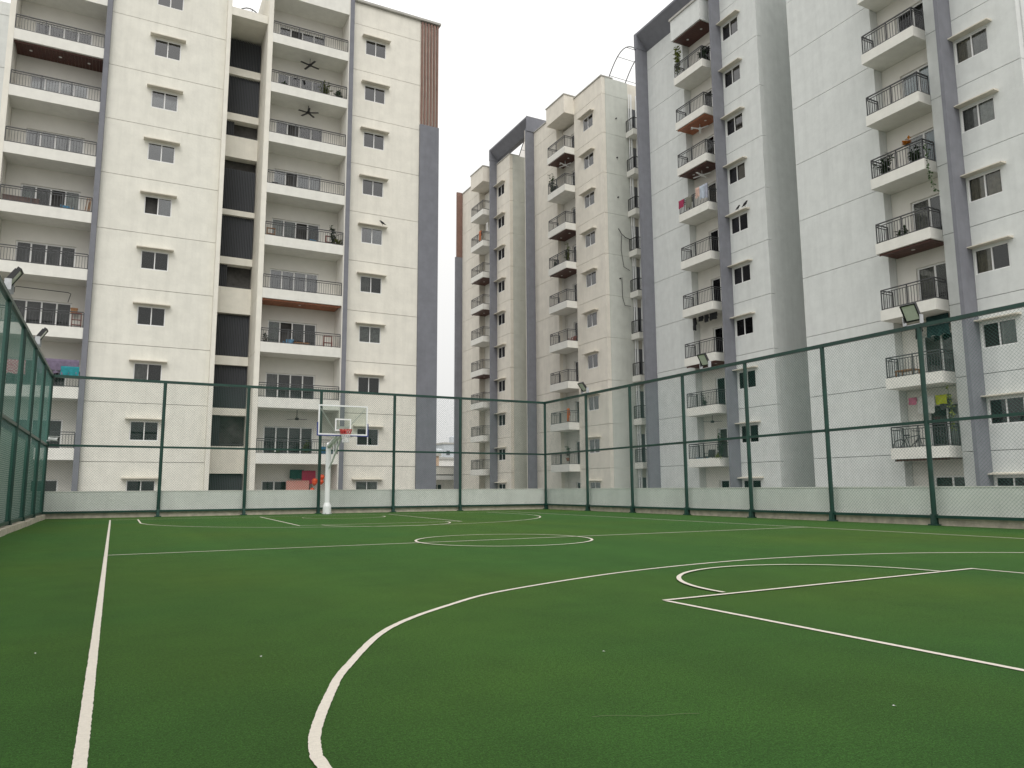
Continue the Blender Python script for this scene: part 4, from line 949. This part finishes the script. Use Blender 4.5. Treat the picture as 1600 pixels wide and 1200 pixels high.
for i, (u, w, h) in enumerate(((-34.2, 0.28, 0.75), (-33.7, 0.4, 0.3), (-33.2, 0.35, 0.45), (-32.75, 0.6, 0.42))):
    laundry(BT3, u, -0.3, eB + eP * 3 - 0.22, w, h, (0.016, 0.018, 0.02), ('long black garment hanging left of the others under a slab', 'small black cloth, second from left under the slab', 'black cloth, third from left under the slab', 'wide black cloth at the right end under the slab')[i], 41 + i)
plant(BT3, -32.2, -0.4, fl_3(0), 'large bushy plant in the balcony corner beside the grey fin', 1.5, 0.42, 'leaf', 220, seed=14)
plant(BT3, -32.1, -0.65, fl_3(0), 'yellow flowering plant low at the same balcony corner', 0.5, 0.35, 'leafy', 120, seed=15)
chair(BT3, -33.3, -0.2, fl_3(0), 'dark chair on the balcony with the large bushy plant', 'black', 0.4)
crate(BT3, -33.9, -0.3, fl_3(0), 'blue storage box beside the dark balcony chair', 0.5, 0.4, 0.4, 'bluep')
plant(BT3, -33.5, -0.3, fl_3(1), 'grey green plant above the balcony with the dark chair', 0.95, 0.4, 'leaf2', 120, seed=16)
crow(BT3, -30.1, -0.3, eB + eP * 4 + 1.07 + WH + 0.15, 'left crow of two on a sunshade beside the grey fin', 1, 0.9)
crow(BT3, -29.55, -0.3, eB + eP * 4 + 1.07 + WH + 0.15, 'right crow of two on a sunshade beside the grey fin', 1, 1.1)
# right tower, near wing
y4r = D4 - 0.77
plant(BT3, -18.5, y4r + 0.35, fl_4(7), 'plant at the right end of the highest near balcony', 1.6, 0.35, 'leaf2', 130, seed=17)
plant(BT3, -20.2, y4r + 0.2, fl_4(4), 'bushy plant in a yellow box at the left end of the vine balcony', 1.1, 0.42, 'leaf2', 170, seed=18)
plant(BT3, -18.7, y4r + 0.2, fl_4(4), 'dense plant at the right end of the vine balcony', 0.95, 0.42, 'leaf2', 170, seed=19)
plant(BT3, -18.95, y4r, fl_4(4) + 1.15, 'orange yellow flowers on top of the vine balcony railing', 0.22, 0.28, 'flower', 60, False, 20) if M.setdefault('flower', mat('flower_orange', (0.55, 0.22, 0.02), 0.7, 0.2, 20)) else None
vine(BT3, [(-18.25, y4r + 0.1, fl_4(4) + 0.95), (-18.15, y4r + 0.05, fl_4(4) + 0.3), (-18.14, y4r + 0.1, fl_4(4) - 0.4), (-18.0, y4r + 0.15, fl_4(4) - 1.1), (-17.85, y4r + 0.2, fl_4(4) - 1.25)], 'long green vine trailing down from a near balcony')
vine(BT3, [(-18.28, y4r + 0.3, fl_4(1) - 0.25), (-18.22, y4r + 0.3, fl_4(1) - 0.9), (-18.2, y4r + 0.3, fl_4(1) - 1.6), (-18.15, y4r + 0.3, fl_4(1) - 2.1)], 'leafy vine hanging beside the yellow green laundry', 'leafy', 6)
plant(BT3, -19.9, y4r + 0.6, fl_4(3), 'pale dry plant behind the railing below the vine balcony', 0.85, 0.5, 'leaf2', 90, seed=21)
laundry(BT3, -19.3, D4 + 0.1, fB + fP * 2 - 0.26, 0.95, 0.85, (0.012, 0.045, 0.045), 'dark teal sheet hanging behind the nearest right floodlight', 51)
laundry(BT3, -19.75, D4 + 0.0, fB + fP * 2 - 0.5, 0.3, 0.6, (0.02, 0.018, 0.02), 'black garment left of the dark teal sheet', 52)
for i, (u, w, h, c, lab) in enumerate(((-20.2, 0.35, 0.3, (0.42, 0.13, 0.20), 'pink cloth on the balcony line behind the right fence'), (-19.85, 0.75, 0.7, (0.50, 0.50, 0.47), 'white sheet hanging between pink and yellow cloths'), (-19.1, 0.5, 0.38, (0.40, 0.45, 0.02), 'bright yellow green cloth on the balcony line'), (-18.95, 0.45, 0.6, (0.05, 0.05, 0.05), 'black cloth behind the yellow green one'))):
    laundry(BT3, u, D4 - 0.15 + 0.06 * i, fB + fP * 1 - 0.62, w, h, c, lab, 61 + i)
bike(BT3, -20.05, y4r + 0.35, fl_4(0), 'bicycle parked on the lowest near balcony behind the fence')
table(BT3, -20.0, y4r + 0.4, fl_4(1), 'small table behind the railing of the second lowest near balcony')
# far tower
fan(BT2, -46.9, -0.1, cB + cP * 8 - 0.2, 'pale fan under the dark timber ceiling of the far tower', 'hoopw', 0.35, 4)
plant(BT2, -48.1, -0.6, fl_2(7), 'tall plant rising at the left end of a far tower balcony', 1.9, 0.3, 'leaf', 130, seed=22)
plant(BT2, -47.6, -0.6, fl_2(7), 'low plants along the railing beside the tall far plant', 0.8, 0.4, 'leaf2', 120, seed=23)
plant(BT2, -46.1, -0.5, fl_2(5), 'big bright plant on a middle balcony of the far tower', 1.6, 0.45, 'leafy', 170, seed=24)
plant(BT2, -47.9, -0.5, fl_2(5), 'dark plant at the left end of the same far balcony', 1.0, 0.35, 'leaf2', 90, seed=25)
chair(BT2, -46.2, -0.2, fl_2(3), 'red brown chair on a far tower balcony', 'redp')
laundry(BT2, -46.0, -0.84, fl_2(1) + 1.35, 0.3, 0.95, (0.60, 0.14, 0.02), 'orange cloth hanging from a low far balcony beside the fence', 71)
laundry(BT2, -61.0, -0.86, fl_2(7) + 1.4, 0.5, 0.9, (0.42, 0.13, 0.05), 'rust coloured cloth on a high far balcony', 72)
laundry(BT2, -60.6, -0.3, fl_2(7) + 2.2, 0.35, 0.9, (0.6, 0.6, 0.58), 'white cloth beside the rust coloured cloth', 73)
plant(BT2, -46.7, -0.4, fl_2(0) + 0.6, 'spindly plant on the lowest far balcony right of the corner post', 1.2, 0.35, 'leaf2', 80, seed=26)
